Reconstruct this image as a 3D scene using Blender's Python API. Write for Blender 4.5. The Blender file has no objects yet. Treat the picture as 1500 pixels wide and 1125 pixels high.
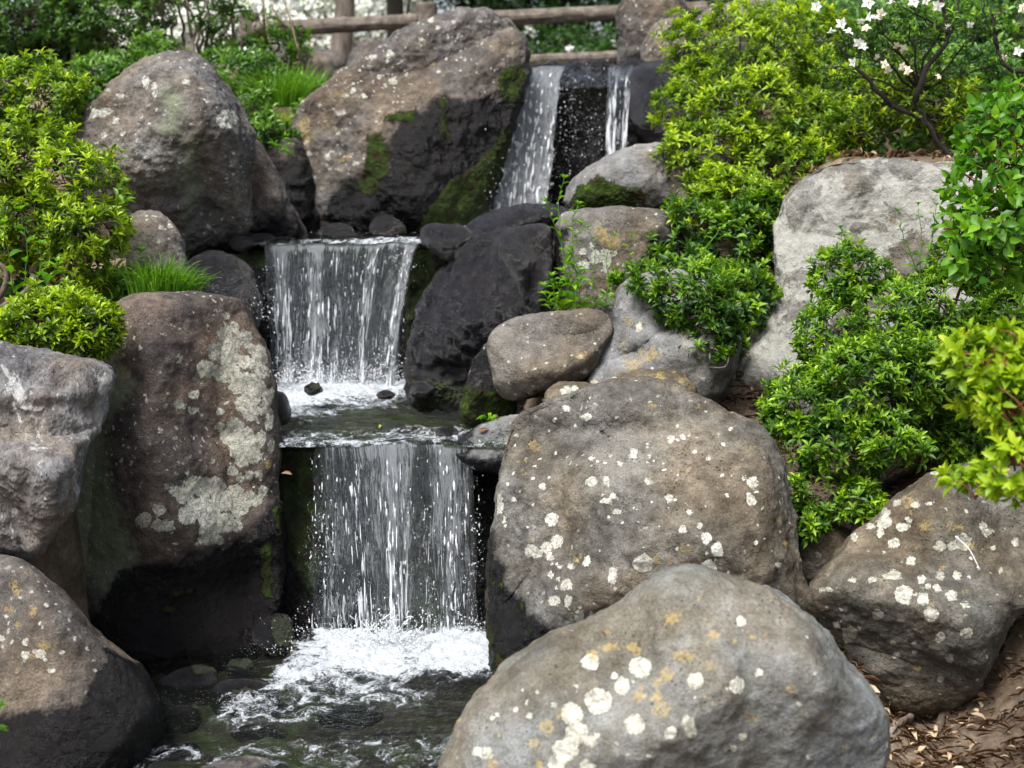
import bpy, bmesh, math, random
import numpy as np

# ------------------------------------------------------------------ camera, world, sun, exposure
SC = bpy.context.scene
COL = SC.collection
F = 2083.0                                   # focal length in photo pixels (1500 wide)
PITCH = math.radians(9.1)
CAM = np.array([0.0, 0.0, 1.58])
cam_d = bpy.data.cameras.new("camera"); cam = bpy.data.objects.new("camera", cam_d); COL.objects.link(cam)
cam.location = CAM; cam.rotation_euler = (math.pi/2 - PITCH, 0, 0)
cam_d.sensor_width = 36; cam_d.lens = F/1500*36; cam_d.clip_end = 2000; cam_d.clip_start = 0.05
cam_d.dof.use_dof = True; cam_d.dof.focus_distance = 4.35; cam_d.dof.aperture_fstop = 3.2
SC.camera = cam

world = bpy.data.worlds.new("World"); SC.world = world; world.use_nodes = True
wn = world.node_tree; wn.nodes.clear()
SUN_EL, SUN_AZ = math.radians(60), math.radians(-146)      # azimuth from +Y towards +X
sky = wn.nodes.new("ShaderNodeTexSky"); sky.sky_type = 'NISHITA'; sky.sun_disc = False
sky.sun_elevation = SUN_EL; sky.sun_rotation = SUN_AZ; sky.air_density = 1.0; sky.dust_density = 4.0; sky.ozone_density = 0.6
hs = wn.nodes.new("ShaderNodeHueSaturation"); hs.inputs['Saturation'].default_value = 0.6
bg = wn.nodes.new("ShaderNodeBackground"); bg.inputs['Strength'].default_value = 0.11
wo = wn.nodes.new("ShaderNodeOutputWorld")
wn.links.new(sky.outputs[0], hs.inputs['Color']); wn.links.new(hs.outputs[0], bg.inputs[0]); wn.links.new(bg.outputs[0], wo.inputs[0])
sd = bpy.data.lights.new("sun", 'SUN'); sd.energy = 3.3; sd.angle = math.radians(24); sd.color = (1.0, 0.98, 0.95)
sun = bpy.data.objects.new("sun", sd); COL.objects.link(sun)
_d = np.array([math.sin(SUN_AZ)*math.cos(SUN_EL), math.cos(SUN_AZ)*math.cos(SUN_EL), math.sin(SUN_EL)])
from mathutils import Vector
sun.rotation_euler = Vector(_d).to_track_quat('Z', 'Y').to_euler()
SC.view_settings.view_transform = 'Standard'; SC.view_settings.look = 'None'
SC.view_settings.exposure = 1.02; SC.view_settings.gamma = 1
try:
    SC.cycles.max_bounces = 8; SC.cycles.transparent_max_bounces = 24
    SC.cycles.transmission_bounces = 6; SC.cycles.diffuse_bounces = 3; SC.cycles.glossy_bounces = 3
    SC.cycles.caustics_reflective = False; SC.cycles.caustics_refractive = False
    SC.cycles.use_denoising = True
except Exception:
    pass

# ------------------------------------------------------------------ helpers: photo pixel <-> world
FW = np.array([0, math.cos(PITCH), -math.sin(PITCH)]); RT = np.array([1.0, 0, 0]); UP = np.array([0, math.sin(PITCH), math.cos(PITCH)])
def ray(px, py):
    d = FW + RT*((px-750)/F) + UP*((562.5-py)/F)
    return d
def P(px, py, Y):
    d = ray(px, py); return CAM + d*(Y/d[1])
def PZ(px, py, z):                            # the point where the pixel's ray meets the level z
    d = ray(px, py); return CAM + d*((z-CAM[2])/d[2])
def proj(V):
    q = V - CAM; dep = q@FW
    return 750 + F*(q@RT)/dep, 562.5 - F*(q@UP)/dep
ZL = 0.0
ZM = P(570, 659, 4.62)[2]
ZU = P(500, 361, 5.85)[2]
ZT = P(850, 97, 7.5)[2]

# ------------------------------------------------------------------ noise
_rs = np.random.RandomState(7)
_perm = np.concatenate([_rs.permutation(256)]*3).astype(np.int64)
_g = _rs.normal(size=(256, 3)); _g /= np.linalg.norm(_g, axis=1)[:, None]
def perlin(p, seed=0):
    p = np.asarray(p, float) + seed*17.37
    i = np.floor(p).astype(np.int64); f = p - i; i &= 255
    w = f*f*f*(f*(f*6-15)+10)
    out = np.zeros(len(p))
    for dx in (0, 1):
        wx = w[:, 0] if dx else 1-w[:, 0]
        a = _perm[(i[:, 0]+dx) & 255]
        for dy in (0, 1):
            wy = w[:, 1] if dy else 1-w[:, 1]
            b = _perm[a+((i[:, 1]+dy) & 255)]
            for dz in (0, 1):
                wz = w[:, 2] if dz else 1-w[:, 2]
                g = _g[_perm[b+((i[:, 2]+dz) & 255)]]
                out += wx*wy*wz*(g[:, 0]*(f[:, 0]-dx)+g[:, 1]*(f[:, 1]-dy)+g[:, 2]*(f[:, 2]-dz))
    return out*1.5
def fbm(p, octv=4, seed=0, gain=.5):
    o = 0; a = 1.0; q = np.asarray(p, float)
    for k in range(octv):
        o = o + a*perlin(q, seed+k*3); q = q*2.03; a *= gain
    return o
def ridged(p, octv=4, seed=0):
    o = 0; a = 1.0; q = np.asarray(p, float)
    for k in range(octv):
        o = o + a*(1-2*np.abs(perlin(q, seed+k*5))); q = q*2.1; a *= .5
    return o

# ------------------------------------------------------------------ helpers: meshes and objects
def mesh_np(name, V, Fa, mat=None, parent=None, smooth=True, attrs=None, origin=None, uv=None):
    V = np.asarray(V, np.float64); Fa = np.asarray(Fa, np.int32)
    if origin is not None: V = V - np.asarray(origin)
    n = Fa.shape[1]; me = bpy.data.meshes.new(name)
    me.vertices.add(len(V)); me.vertices.foreach_set('co', V.astype(np.float32).ravel())
    me.loops.add(Fa.size); me.loops.foreach_set('vertex_index', Fa.ravel())
    me.polygons.add(len(Fa)); me.polygons.foreach_set('loop_start', np.arange(0, Fa.size, n, dtype=np.int32))
    me.polygons.foreach_set('loop_total', np.full(len(Fa), n, dtype=np.int32))
    me.polygons.foreach_set('use_smooth', np.full(len(Fa), smooth, dtype=bool))
    me.update(calc_edges=True)
    for k, a in (attrs or {}).items():
        at = me.attributes.new(k, 'FLOAT', 'POINT'); at.data.foreach_set('value', np.asarray(a, np.float32))
    if uv is not None:
        ul = me.uv_layers.new(name='UVMap'); ul.data.foreach_set('uv', np.asarray(uv, np.float32)[Fa.ravel()].ravel())
    if mat: me.materials.append(mat)
    o = bpy.data.objects.new(name, me); COL.objects.link(o)
    if origin is not None: o.location = origin
    if parent is not None:
        o.parent = parent
        if origin is not None: o.location = np.asarray(origin) - np.asarray(parent.location)
        else: o.location = -np.asarray(parent.location)
    return o
def tag(o, label=None, cat=None, group=None, kind=None):
    if label: o['label'] = label
    if cat: o['category'] = cat
    if group: o['group'] = group
    if kind: o['kind'] = kind
    return o
def empty(name, loc):
    o = bpy.data.objects.new(name, None); COL.objects.link(o); o.location = loc; o.empty_display_size = .05
    return o
def norm(v):
    v = np.asarray(v, float); return v/np.maximum(np.linalg.norm(v, axis=-1, keepdims=True), 1e-9)
def tubes(lines, sides=6):
    """lines: list of (points (K,3), radii (K,)) -> one V, F (quads)."""
    VV = []; FF = []; off = 0
    ang = np.arange(sides)*2*math.pi/sides
    for pts, rad in lines:
        pts = np.asarray(pts, float); K = len(pts); rad = np.broadcast_to(np.asarray(rad, float), (K,))
        t = norm(np.gradient(pts, axis=0))
        ref = np.array([0.31, 0.2, 0.93]) if abs(t[0][2]) < .9 else np.array([1.0, 0.1, 0])
        a = norm(np.cross(t, ref)); b = np.cross(t, a)
        ring = pts[:, None]+rad[:, None, None]*(np.cos(ang)[None, :, None]*a[:, None]+np.sin(ang)[None, :, None]*b[:, None])
        VV.append(ring.reshape(-1, 3))
        i = (np.arange(K-1)[:, None]*sides+np.arange(sides)[None]).ravel()
        j = (np.arange(K-1)[:, None]*sides+(np.arange(sides)+1)[None] % sides).ravel()
        FF.append(np.stack([i, j, j+sides, i+sides], 1)+off)
        VV.append(pts[[0, -1]]); e0 = off+K*sides; k = np.arange(sides); k2 = (k+1) % sides
        FF.append(np.stack([k+off, k+off, np.full(sides, e0), k2+off], 1)[:, [0, 2, 3, 3]])
        FF.append(np.stack([(K-1)*sides+k+off, (K-1)*sides+k2+off, np.full(sides, e0+1), np.full(sides, e0+1)], 1))
        off += K*sides+2
    V = np.concatenate(VV); Q = np.concatenate(FF)
    T = np.concatenate([Q[:, [0, 1, 2]], Q[:, [0, 2, 3]]])
    T = T[(T[:, 0] != T[:, 1]) & (T[:, 1] != T[:, 2]) & (T[:, 0] != T[:, 2])]
    return V, T
def curve_pts(pts, n=12, wob=0.0, rng=None):
    pts = np.asarray(pts, float); m = len(pts)
    if m == 2:
        t = np.linspace(0, 1, n)[:, None]; out = pts[0]*(1-t)+pts[1]*t
    else:
        ext = np.vstack([2*pts[0]-pts[1], pts, 2*pts[-1]-pts[-2]]); out = []
        for s in np.linspace(0, m-1-1e-6, n):
            k = int(s); f = s-k; a, b, c, d = ext[k:k+4]
            out.append(.5*((2*b)+(-a+c)*f+(2*a-5*b+4*c-d)*f*f+(-a+3*b-3*c+d)*f**3))
        out = np.array(out)
    if wob and rng is not None:
        w = rng.normal(size=out.shape)*wob; w[0] = 0; out = out+w
    return out

# ------------------------------------------------------------------ helpers: node materials
def new_mat(name):
    m = bpy.data.materials.new(name); m.use_nodes = True; m.node_tree.nodes.clear(); return m, m.node_tree
class NT:
    def __init__(s, nt): s.nt = nt
    def n(s, t, ins=None, **kw):
        nd = s.nt.nodes.new('ShaderNode'+t)
        for k, v in kw.items(): setattr(nd, k, v)
        for k, v in (ins or {}).items(): s.set(nd, k, v)
        return nd
    def set(s, nd, k, v):
        sock = nd.inputs[k]
        if isinstance(v, bpy.types.NodeSocket): s.nt.links.new(v, sock)
        else: sock.default_value = v
    def math(s, op, a, b=0.0, clamp=False):
        nd = s.n('Math', operation=op, use_clamp=clamp); s.set(nd, 0, a); s.set(nd, 1, b); return nd.outputs[0]
    def ramp(s, fac, stops, interp='LINEAR'):
        nd = s.n('ValToRGB'); cr = nd.color_ramp; cr.interpolation = interp
        while len(cr.elements) < len(stops): cr.elements.new(.5)
        for e, (p, c) in zip(cr.elements, stops):
            e.position = p; e.color = (*c, 1) if len(c) == 3 else c
        s.set(nd, 0, fac); return nd.outputs[0]
    def noise(s, vec, scale, detail=4, rough=.55, dist=0.0, color=False):
        nd = s.n('TexNoise', {'Scale': scale, 'Detail': detail, 'Roughness': rough, 'Distortion': dist})
        if vec is not None: s.set(nd, 'Vector', vec)
        return nd.outputs[1 if color else 0]
    def mix(s, fac, a, b, mode='MIX'):
        nd = s.n('MixRGB', blend_type=mode); s.set(nd, 0, fac)
        for k, v in ((1, a), (2, b)):
            if isinstance(v, tuple): v = (*v, 1) if len(v) == 3 else v
            s.set(nd, k, v)
        return nd.outputs[0]
    def step(s, v, lo, hi):
        nd = s.n('MapRange', {'Value': v, 'From Min': lo, 'From Max': hi}, clamp=True, interpolation_type='SMOOTHSTEP'); return nd.outputs[0]
    def attr(s, name): return s.n('Attribute', attribute_name=name).outputs['Fac']
    def out(s, surf): s.nt.links.new(surf, s.n('OutputMaterial').inputs[0])

def rock_material(name, dark, mid, light, scale=3.0, grain=1.0, speck=.5, lich_col=(.50, .50, .44), och_col=(.36, .27, .10), pale=None, bump=1.0, streak=False, wspec=.22, wetmul=.6, wr=1.0, dry_rough=.88, crust=0.0, offset=0.0):
    """dry stone with lichen, ochre lichen, wet darkened zone and moss; the zones come from mesh fields"""
    m, nt = new_mat(name); N = NT(nt)
    co = N.n('TexCoord').outputs['Object']
    mp = N.n('Mapping'); nt.links.new(co, mp.inputs[0]); mp.inputs['Location'].default_value = (offset, offset*.7, -offset)
    if streak: mp.inputs['Scale'].default_value = (1.6, 1.6, .55)
    co = mp.outputs[0]
    n1 = N.noise(co, scale, 7, .62, .25)
    n2 = N.noise(co, scale*7, 6, .7)
    n3 = N.noise(co, 170, 4, .75)
    v = N.math('ADD', N.math('MULTIPLY', n1, .5), N.math('MULTIPLY', n2, .5))
    base = N.ramp(v, [(.38, dark), (.5, mid), (.61, light)])
    base = N.mix(1.0, base, (.84, .84, .84), 'MULTIPLY')
    # mineral grain
    gr = N.ramp(n3, [(.30, (.38, .38, .38)), (.5, (1, 1, 1)), (.70, (1.7, 1.68, 1.6))])
    base = N.mix(.75*grain, base, gr, 'MULTIPLY')
    # warm / cool drift
    n4 = N.noise(co, scale*.6+1.3, 3, .5)
    base = N.mix(N.step(n4, .45, .65), base, N.mix(1.0, base, (1.10, .98, .84), 'MULTIPLY'))
    base = N.mix(N.step(n4, .5, .3), base, N.mix(1.0, base, (.92, .97, 1.06), 'MULTIPLY'))
    # pits
    pv = N.n('TexVoronoi', {'Scale': 75.0, 'Vector': co}, feature='F1').outputs['Distance']
    pg = N.step(N.noise(co, 9, 3, .5), .5, .62)
    pit = N.math('MULTIPLY', N.step(pv, .26, .12), pg)
    base = N.mix(N.math('MULTIPLY', pit, .6), base, N.mix(1.0, base, (.35, .33, .3), 'MULTIPLY'))
    # small pale specks
    vo = N.n('TexVoronoi', {'Scale': 48.0, 'Vector': N.mix(.03, co, N.noise(co, 40, 2, .5, color=True), 'ADD')}, feature='F1')
    cell = N.n('SeparateColor', {0: vo.outputs['Color']}).outputs[0]
    sp = N.math('MULTIPLY', N.step(vo.outputs['Distance'], .34, .22), N.step(cell, 1.0-.28*speck-.01, 1.0-.28*speck+.01))
    sp = N.math('MULTIPLY', sp, N.step(N.noise(co, 5, 3, .6), .42, .58))
    base = N.mix(N.math('MULTIPLY', sp, .8), base, lich_col)
    # crusty pale lichen cover (ragged patches all over)
    if crust > 0:
        c1 = N.noise(co, 4.2, 9, .72, .4)
        cm = N.step(c1, .60-.2*crust, .63-.2*crust)
        cc = N.mix(N.step(N.noise(co, 30, 5, .7), .35, .65), tuple(x*.72 for x in lich_col), lich_col)
        base = N.mix(N.math('MULTIPLY', cm, .85), base, cc)
    # lichen rosettes
    wob = N.math('SUBTRACT', N.noise(co, 30, 5, .65), .5)
    wob2 = N.math('SUBTRACT', N.noise(co, 110, 4, .7), .5)
    lf = N.math('ADD', N.math('ADD', N.attr('lich'), N.math('MULTIPLY', wob, 17)), N.math('MULTIPLY', wob2, 8))
    lm = N.math('MULTIPLY', N.step(lf, -.5, .9), N.math('ADD', .45, N.math('MULTIPLY', N.step(N.noise(co, 70, 5, .75), .36, .5), .55)))
    lv = N.n('TexVoronoi', {'Scale': 32.0, 'Vector': N.mix(.04, co, N.noise(co, 30, 3, .6, color=True), 'ADD')}, feature='DISTANCE_TO_EDGE').outputs['Distance']
    lc = N.mix(N.step(lv, .0, .10), tuple(x*.66 for x in lich_col), lich_col)
    lc = N.mix(1.0, lc, N.ramp(N.noise(co, 7, 3, .6), [(.36, (.72, .73, .69)), (.5, (.95, .95, .92)), (.62, (1.08, 1.08, 1.08))]), 'MULTIPLY')
    lc = N.mix(.65, lc, N.ramp(N.noise(co, 120, 4, .8), [(.3, (.55, .55, .55)), (.6, (1.15, 1.15, 1.15))]), 'MULTIPLY')
    base = N.mix(N.math('MULTIPLY', lm, .93), base, lc)
    of = N.math('ADD', N.math('ADD', N.attr('och'), N.math('MULTIPLY', wob, 26)), N.math('MULTIPLY', wob2, 26))
    om = N.math('MULTIPLY', N.step(of, -.6, 2.0), N.step(N.noise(co, 55, 5, .75), .34, .56))
    oc = N.mix(.6, och_col, N.ramp(N.noise(co, 90, 4, .75), [(.3, (.55, .55, .5)), (.65, (1.25, 1.25, 1.2))]), 'MULTIPLY')
    base = N.mix(N.math('MULTIPLY', om, .5), base, oc)
    # pale green algae film
    af = N.step(N.math('ADD', N.attr('algae'), N.math('MULTIPLY', N.math('SUBTRACT', N.noise(co, 13, 8, .72), .5), 75)), -12, 14)
    base = N.mix(N.math('MULTIPLY', af, .62), base, (.20, .235, .15))
    # wet zone
    wf = N.math('ADD', N.attr('wet'), N.math('MULTIPLY', N.math('SUBTRACT', N.noise(co, 8, 9, .72), .5), 95))
    wm = N.step(wf, -9, 9)
    wetc = N.mix(1.0, base, (.083*wetmul, .082*wetmul, .102*wetmul), 'MULTIPLY')
    base = N.mix(wm, base, wetc)
    # moss
    mf = N.math('ADD', N.attr('moss'), N.math('MULTIPLY', N.math('SUBTRACT', N.noise(co, 16, 8, .72), .5), 70))
    mm = N.step(mf, 2, 11)
    mc = N.ramp(N.noise(co, 22, 5, .7), [(.32, (.05, .022, .006)), (.43, (.016, .022, .004)), (.6, (.035, .062, .006)), (.74, (.10, .16, .010))])
    base = N.mix(mm, base, mc)
    # roughness
    rg = N.mix(wm, (dry_rough,)*3, N.ramp(N.noise(co, 18, 5, .7), [(.35, (.09*wr,)*3), (.65, (.34*wr,)*3)]))
    rg = N.mix(mm, rg, (.85,)*3)
    # bump
    h = N.math('ADD', N.math('MULTIPLY', n2, .9), N.math('MULTIPLY', n3, .30))
    h = N.math('ADD', h, N.math('MULTIPLY', N.noise(co, 60, 5, .7), .5))
    h = N.math('SUBTRACT', h, N.math('MULTIPLY', pit, .35))
    h = N.math('ADD', h, N.math('MULTIPLY', lm, .16))
    h = N.math('ADD', h, N.math('MULTIPLY', mm, N.math('MULTIPLY', N.noise(co, 140, 3, .8), 1.2)))
    bp = N.n('Bump', {'Height': h, 'Strength': 1.0, 'Distance': .016*bump})
    sm = N.n('MixRGB', {0: wm, 1: (.18,)*3+(1,), 2: (wspec,)*3+(1,)})
    pb = N.n('BsdfPrincipled', {'Base Color': base, 'Roughness': rg, 'Normal': bp.outputs[0], 'Specular IOR Level': sm.outputs[0]})
    N.out(pb.outputs[0]); return m

def leaf_material(name, cols, trans=.35, rough=.42, spec=.35, tint=(1.25, 1.35, .55)):
    m, nt = new_mat(name); N = NT(nt)
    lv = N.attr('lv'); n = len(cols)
    c = N.ramp(lv, [(i/(n-1), cols[i]) for i in range(n)])
    co = N.n('TexCoord').outputs['Object']
    c = N.mix(.5, c, N.ramp(N.noise(co, 60, 3, .6), [(.3, (.72, .75, .7)), (.7, (1.2, 1.18, 1.1))]), 'MULTIPLY')
    pb = N.n('BsdfPrincipled', {'Base Color': c, 'Roughness': rough, 'Specular IOR Level': spec})
    tr = N.n('BsdfTranslucent', {'Color': N.mix(1.0, c, tint, 'MULTIPLY')})
    mx = N.n('MixShader', {0: trans, 1: pb.outputs[0], 2: tr.outputs[0]})
    N.out(mx.outputs[0]); return m
def simple_material(name, cols, scale=20, rough=.8, bump=.3, dist=.004, stretch=None, spec=.3):
    m, nt = new_mat(name); N = NT(nt)
    co = N.n('TexCoord').outputs['Object']
    if stretch:
        mp = N.n('Mapping'); nt.links.new(co, mp.inputs[0]); mp.inputs['Scale'].default_value = stretch; co = mp.outputs[0]
    n = N.noise(co, scale, 7, .65, .2); k = len(cols)
    c = N.ramp(n, [(.3+.4*i/(k-1), cols[i]) for i in range(k)])
    c = N.mix(.5, c, N.ramp(N.noise(co, scale*8, 4, .7), [(.3, (.6,)*3), (.7, (1.3,)*3)]), 'MULTIPLY')
    bp = N.n('Bump', {'Height': N.noise(co, scale*2.5, 6, .7), 'Strength': bump, 'Distance': dist})
    pb = N.n('BsdfPrincipled', {'Base Color': c, 'Roughness': rough, 'Normal': bp.outputs[0], 'Specular IOR Level': spec})
    N.out(pb.outputs[0]); return m

# ------------------------------------------------------------------ rocks
_ico = {}
def ico(level):
    if level not in _ico:
        bm = bmesh.new(); bmesh.ops.create_icosphere(bm, subdivisions=level, radius=1.0)
        V = np.array([v.co[:] for v in bm.verts]); Fa = np.array([[v.index for v in f.verts] for f in bm.faces]); bm.free()
        _ico[level] = (norm(V), Fa)
    return _ico[level]
def vnormals(V, Fa):
    fn = np.cross(V[Fa[:, 1]]-V[Fa[:, 0]], V[Fa[:, 2]]-V[Fa[:, 0]])
    out = np.stack([np.bincount(Fa.ravel(), np.repeat(fn[:, k], 3), len(V)) for k in range(3)], 1)
    return norm(out)
def chaikin(p, it=2):
    p = np.asarray(p, float)
    for _ in range(it):
        q = np.roll(p, -1, 0); p = np.stack([p*.75+q*.25, p*.25+q*.75], 1).reshape(-1, 2)
    return p
def poly_sdf(px, py, poly):
    poly = np.asarray(poly, float); d = np.full(len(px), 1e9); ins = np.zeros(len(px), bool)
    for a, b in zip(poly, np.roll(poly, -1, 0)):
        ex, ey = b-a; wx, wy = px-a[0], py-a[1]
        t = np.clip((wx*ex+wy*ey)/(ex*ex+ey*ey+1e-9), 0, 1)
        d = np.minimum(d, np.hypot(wx-t*ex, wy-t*ey))
        c = ((a[1] > py) != (b[1] > py)) & (px < (b[0]-a[0])*(py-a[1])/(b[1]-a[1]+1e-12)+a[0]); ins ^= c
    return np.where(ins, d, -d)
def circ_field(px, py, circs):
    f = np.full(len(px), -30.0)
    for c in circs:
        x, y, r = c[:3]; asp = c[3] if len(c) > 3 else 1.0     # asp = height / width
        d = np.hypot(px-x, (py-y)/asp); f = np.maximum(f, (r-d)*min(1, asp))
    return f
def rock(name, label, cat, outline, center, Y, D, mat, back=None, n=2.4, level=6, low=.05, fine=.012, bumps=(), planes=(), facets=0, seed=1, fscale=1.0,
         lichen=(), ochre=(), wet=(), moss=(), algae=(), spots=None, ospots=None, wet_below=None, kind=None, group=None, crag=0.0):
    cx, cy = center; c = P(cx, cy, Y); dist = np.linalg.norm(c-CAM); a = (c-CAM)/dist
    r = norm(np.cross(a, [0, 0, 1])); u = np.cross(r, a)
    ol = chaikin(outline, 2); pl = []
    for px, py in ol:
        d = ray(px, py); w = CAM+d*(dist/(d@a)) - c; pl.append((w@r, w@u))
    pl = np.array(pl); th = np.arctan2(pl[:, 1], pl[:, 0]); rr = np.hypot(pl[:, 0], pl[:, 1])
    o = np.argsort(th); th = th[o]; rr = rr[o]
    S, Fa = ico(level)
    rho = np.hypot(S[:, 0], S[:, 2]); t = np.arctan2(S[:, 2], S[:, 0])
    R = np.interp(t, th, rr, period=2*math.pi)
    k = (rho**n+np.abs(S[:, 1])**n)**(-1/n); rp = rho*k; yp = np.abs(S[:, 1])*k
    x = R*rp*np.cos(t); z = R*rp*np.sin(t); sc = F/dist
    qx = cx+x*sc; qy = cy-z*sc; front = S[:, 1] < 0
    size = float(np.mean(rr)); ext = np.array([np.ptp(pl[:, 0])/2, np.ptp(pl[:, 1])/2])
    dep = D*yp.copy(); rng = np.random.RandomState(seed*13+5)
    pls = list(planes)
    for _ in range(facets):
        an = rng.uniform(0, 2*math.pi); s = rng.uniform(.5, 1.3); h = rng.uniform(.75, 1.05)
        pls.append((D*h, D*s*math.cos(an), D*s*math.sin(an)))
    uu = x/ext[0]; vv = z/ext[1]; kk = max(.012, D*.06)
    for a0, ax, ay in pls:
        lim = a0+ax*uu+ay*vv
        lim = np.maximum(lim, .5*dep); dm = dep-lim
        dep = dep-kk*np.log1p(np.exp(np.clip(dm/kk, -40, 40)))*np.clip(yp*4, 0, 1)
    edge = np.clip(1-rp**6, 0, 1)
    for bx, by, sx, sy, am in bumps:
        dep = dep+am*np.exp(-((qx-bx)/sx)**2-((qy-by)/sy)**2)*edge
    bk = back if back is not None else D*1.1
    yy = np.where(front, -dep, bk*yp)
    V = c+x[:, None]*r+z[:, None]*u+yy[:, None]*a
    # displacement
    N0 = vnormals(V, Fa)
    if (N0*(V-c)).sum() < 0: N0 = -N0; Fa = Fa[:, ::-1]
    f0 = 1.1/size
    dsp = low*size*fbm(V*f0*fscale, 3, seed)*(.35+.65*(1-rp**3)) 
    dsp += fine*fbm(V*9*fscale, 5, seed+40, .55)
    if crag: dsp += crag*(ridged(V*5*fscale, 5, seed+80)-.6)
    dsp += .010*min(1, size/.3)*(ridged(V*2.6*fscale+seed, 4, seed+60)-.5)*(1 if n < 5 else .3)
    V = V+N0*dsp[:, None]
    px, py = proj(V)
    big = np.full(len(V), -200.0)
    def field(lst):
        f = big.copy()
        for g in lst:
            if callable(g): f = np.maximum(f, g(px, py))
            elif len(g[0]) == 2: f = np.maximum(f, np.clip(poly_sdf(px, py, g), -200, 60))
        return np.where(S[:, 1] < .35, f, -200)
    lc = list(lichen); oc = list(ochre)
    inside = np.array(ol)
    def scatter(spec, dst):
        cnt, r0, r1 = spec[:3]; box = spec[3] if len(spec) > 3 else (inside[:, 0].min(), inside[:, 1].min(), inside[:, 0].max(), inside[:, 1].max())
        for _ in range(cnt):
            dst.append((rng.uniform(box[0], box[2]), rng.uniform(box[1], box[3]), r0+(r1-r0)*rng.rand()**2.5, rng.uniform(.7, 1.1)))
    if spots: scatter(spots, lc)
    if ospots: scatter(ospots, oc)
    fl = circ_field(px, py, lc) if lc else np.full(len(V), -30.0)
    fo = circ_field(px, py, oc) if oc else np.full(len(V), -30.0)
    fb = S[:, 1] < .3
    fl = np.where(fb, fl, -30); fo = np.where(fb, fo, -30)
    w = field(wet)
    if wet_below is not None: w = np.maximum(w, (wet_below-V[:, 2])*500)
    mo = field(moss); mo = np.where(mo > 0, mo*2.2, mo)
    if moss:
        mk = np.clip((mo+70*.35*fbm(V*16, 4, seed+70))/12, 0, 1); V = V+N0*(mk*(.005+.006*perlin(V*110, 9)))[:, None]
    at = {'lich': fl, 'och': fo, 'wet': np.clip(w, -200, 60), 'moss': mo, 'algae': field(algae)}
    if kind != 'structure' and len(Fa) < 0: pass
    ob = mesh_np(name, V, Fa, mat, attrs=at, origin=c)
    return tag(ob, label, cat, group, kind)

M = {}
M['brown'] = rock_material('stone_brown', (.042, .035, .031), (.098, .08, .071), (.175, .15, .135), 3.2, speck=1.1, lich_col=(.44, .44, .38), offset=1.1)
M['tan'] = rock_material('stone_tan', (.05, .044, .036), (.122, .113, .096), (.225, .212, .186), 2.6, speck=.5, lich_col=(.60, .59, .53), offset=3.3)
M['cool'] = rock_material('stone_cool_tan', (.085, .082, .07), (.155, .158, .146), (.245, .258, .26), 2.4, grain=.9, speck=.15, lich_col=(.56, .55, .48), och_col=(.42, .31, .11), offset=5.2, bump=.7)
M['moss_tan'] = rock_material('stone_olive', (.045, .04, .031), (.10, .09, .072), (.19, .175, .148), 2.6, speck=.25, lich_col=(.50, .49, .42), offset=7.7, bump=.8)
M['grey'] = rock_material('stone_grey', (.062, .056, .052), (.135, .125, .115), (.235, .222, .205), 2.8, speck=.8, lich_col=(.50, .50, .46), offset=9.1)
M['umber'] = rock_material('stone_umber', (.05, .043, .038), (.115, .102, .091), (.21, .19, .17), 2.4, speck=.8, lich_col=(.48, .47, .42), offset=12.4)
M['white'] = rock_material('stone_pale', (.08, .073, .062), (.155, .147, .128), (.26, .25, .225), 3.0, speck=.5, lich_col=(.34, .34, .305), crust=.62, offset=14.0)
M['bleach'] = rock_material('stone_streaked', (.085, .078, .08), (.18, .172, .172), (.31, .305, .305), 2.9, speck=.5, lich_col=(.5, .5, .49), streak=True, crust=.08, offset=2.2)
M['ledge'] = rock_material('stone_ledge', (.05, .047, .044), (.09, .085, .078), (.17, .16, .145), 3.0, speck=.0, offset=27.0, bump=2.0, wspec=.4, wetmul=.9)
M['wet'] = rock_material('stone_wet', (.05, .047, .048), (.10, .095, .095), (.19, .18, .18), 3.0, speck=.0, offset=17.0, bump=2.6, wspec=.7, wetmul=2.0, wr=.8)
M['pale'] = rock_material('stone_pale_blue', (.085, .08, .073), (.165, .158, .145), (.26, .255, .24), 2.2, grain=.8, speck=.3, lich_col=(.48, .47, .41), offset=20.0, bump=.7)
M['dust'] = rock_material('stone_dusty', (.07, .062, .054), (.14, .128, .112), (.24, .225, .20), 3.0, speck=.4, offset=23.0)
ALL = lambda px, py: np.full(len(px), 60.0)

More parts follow.
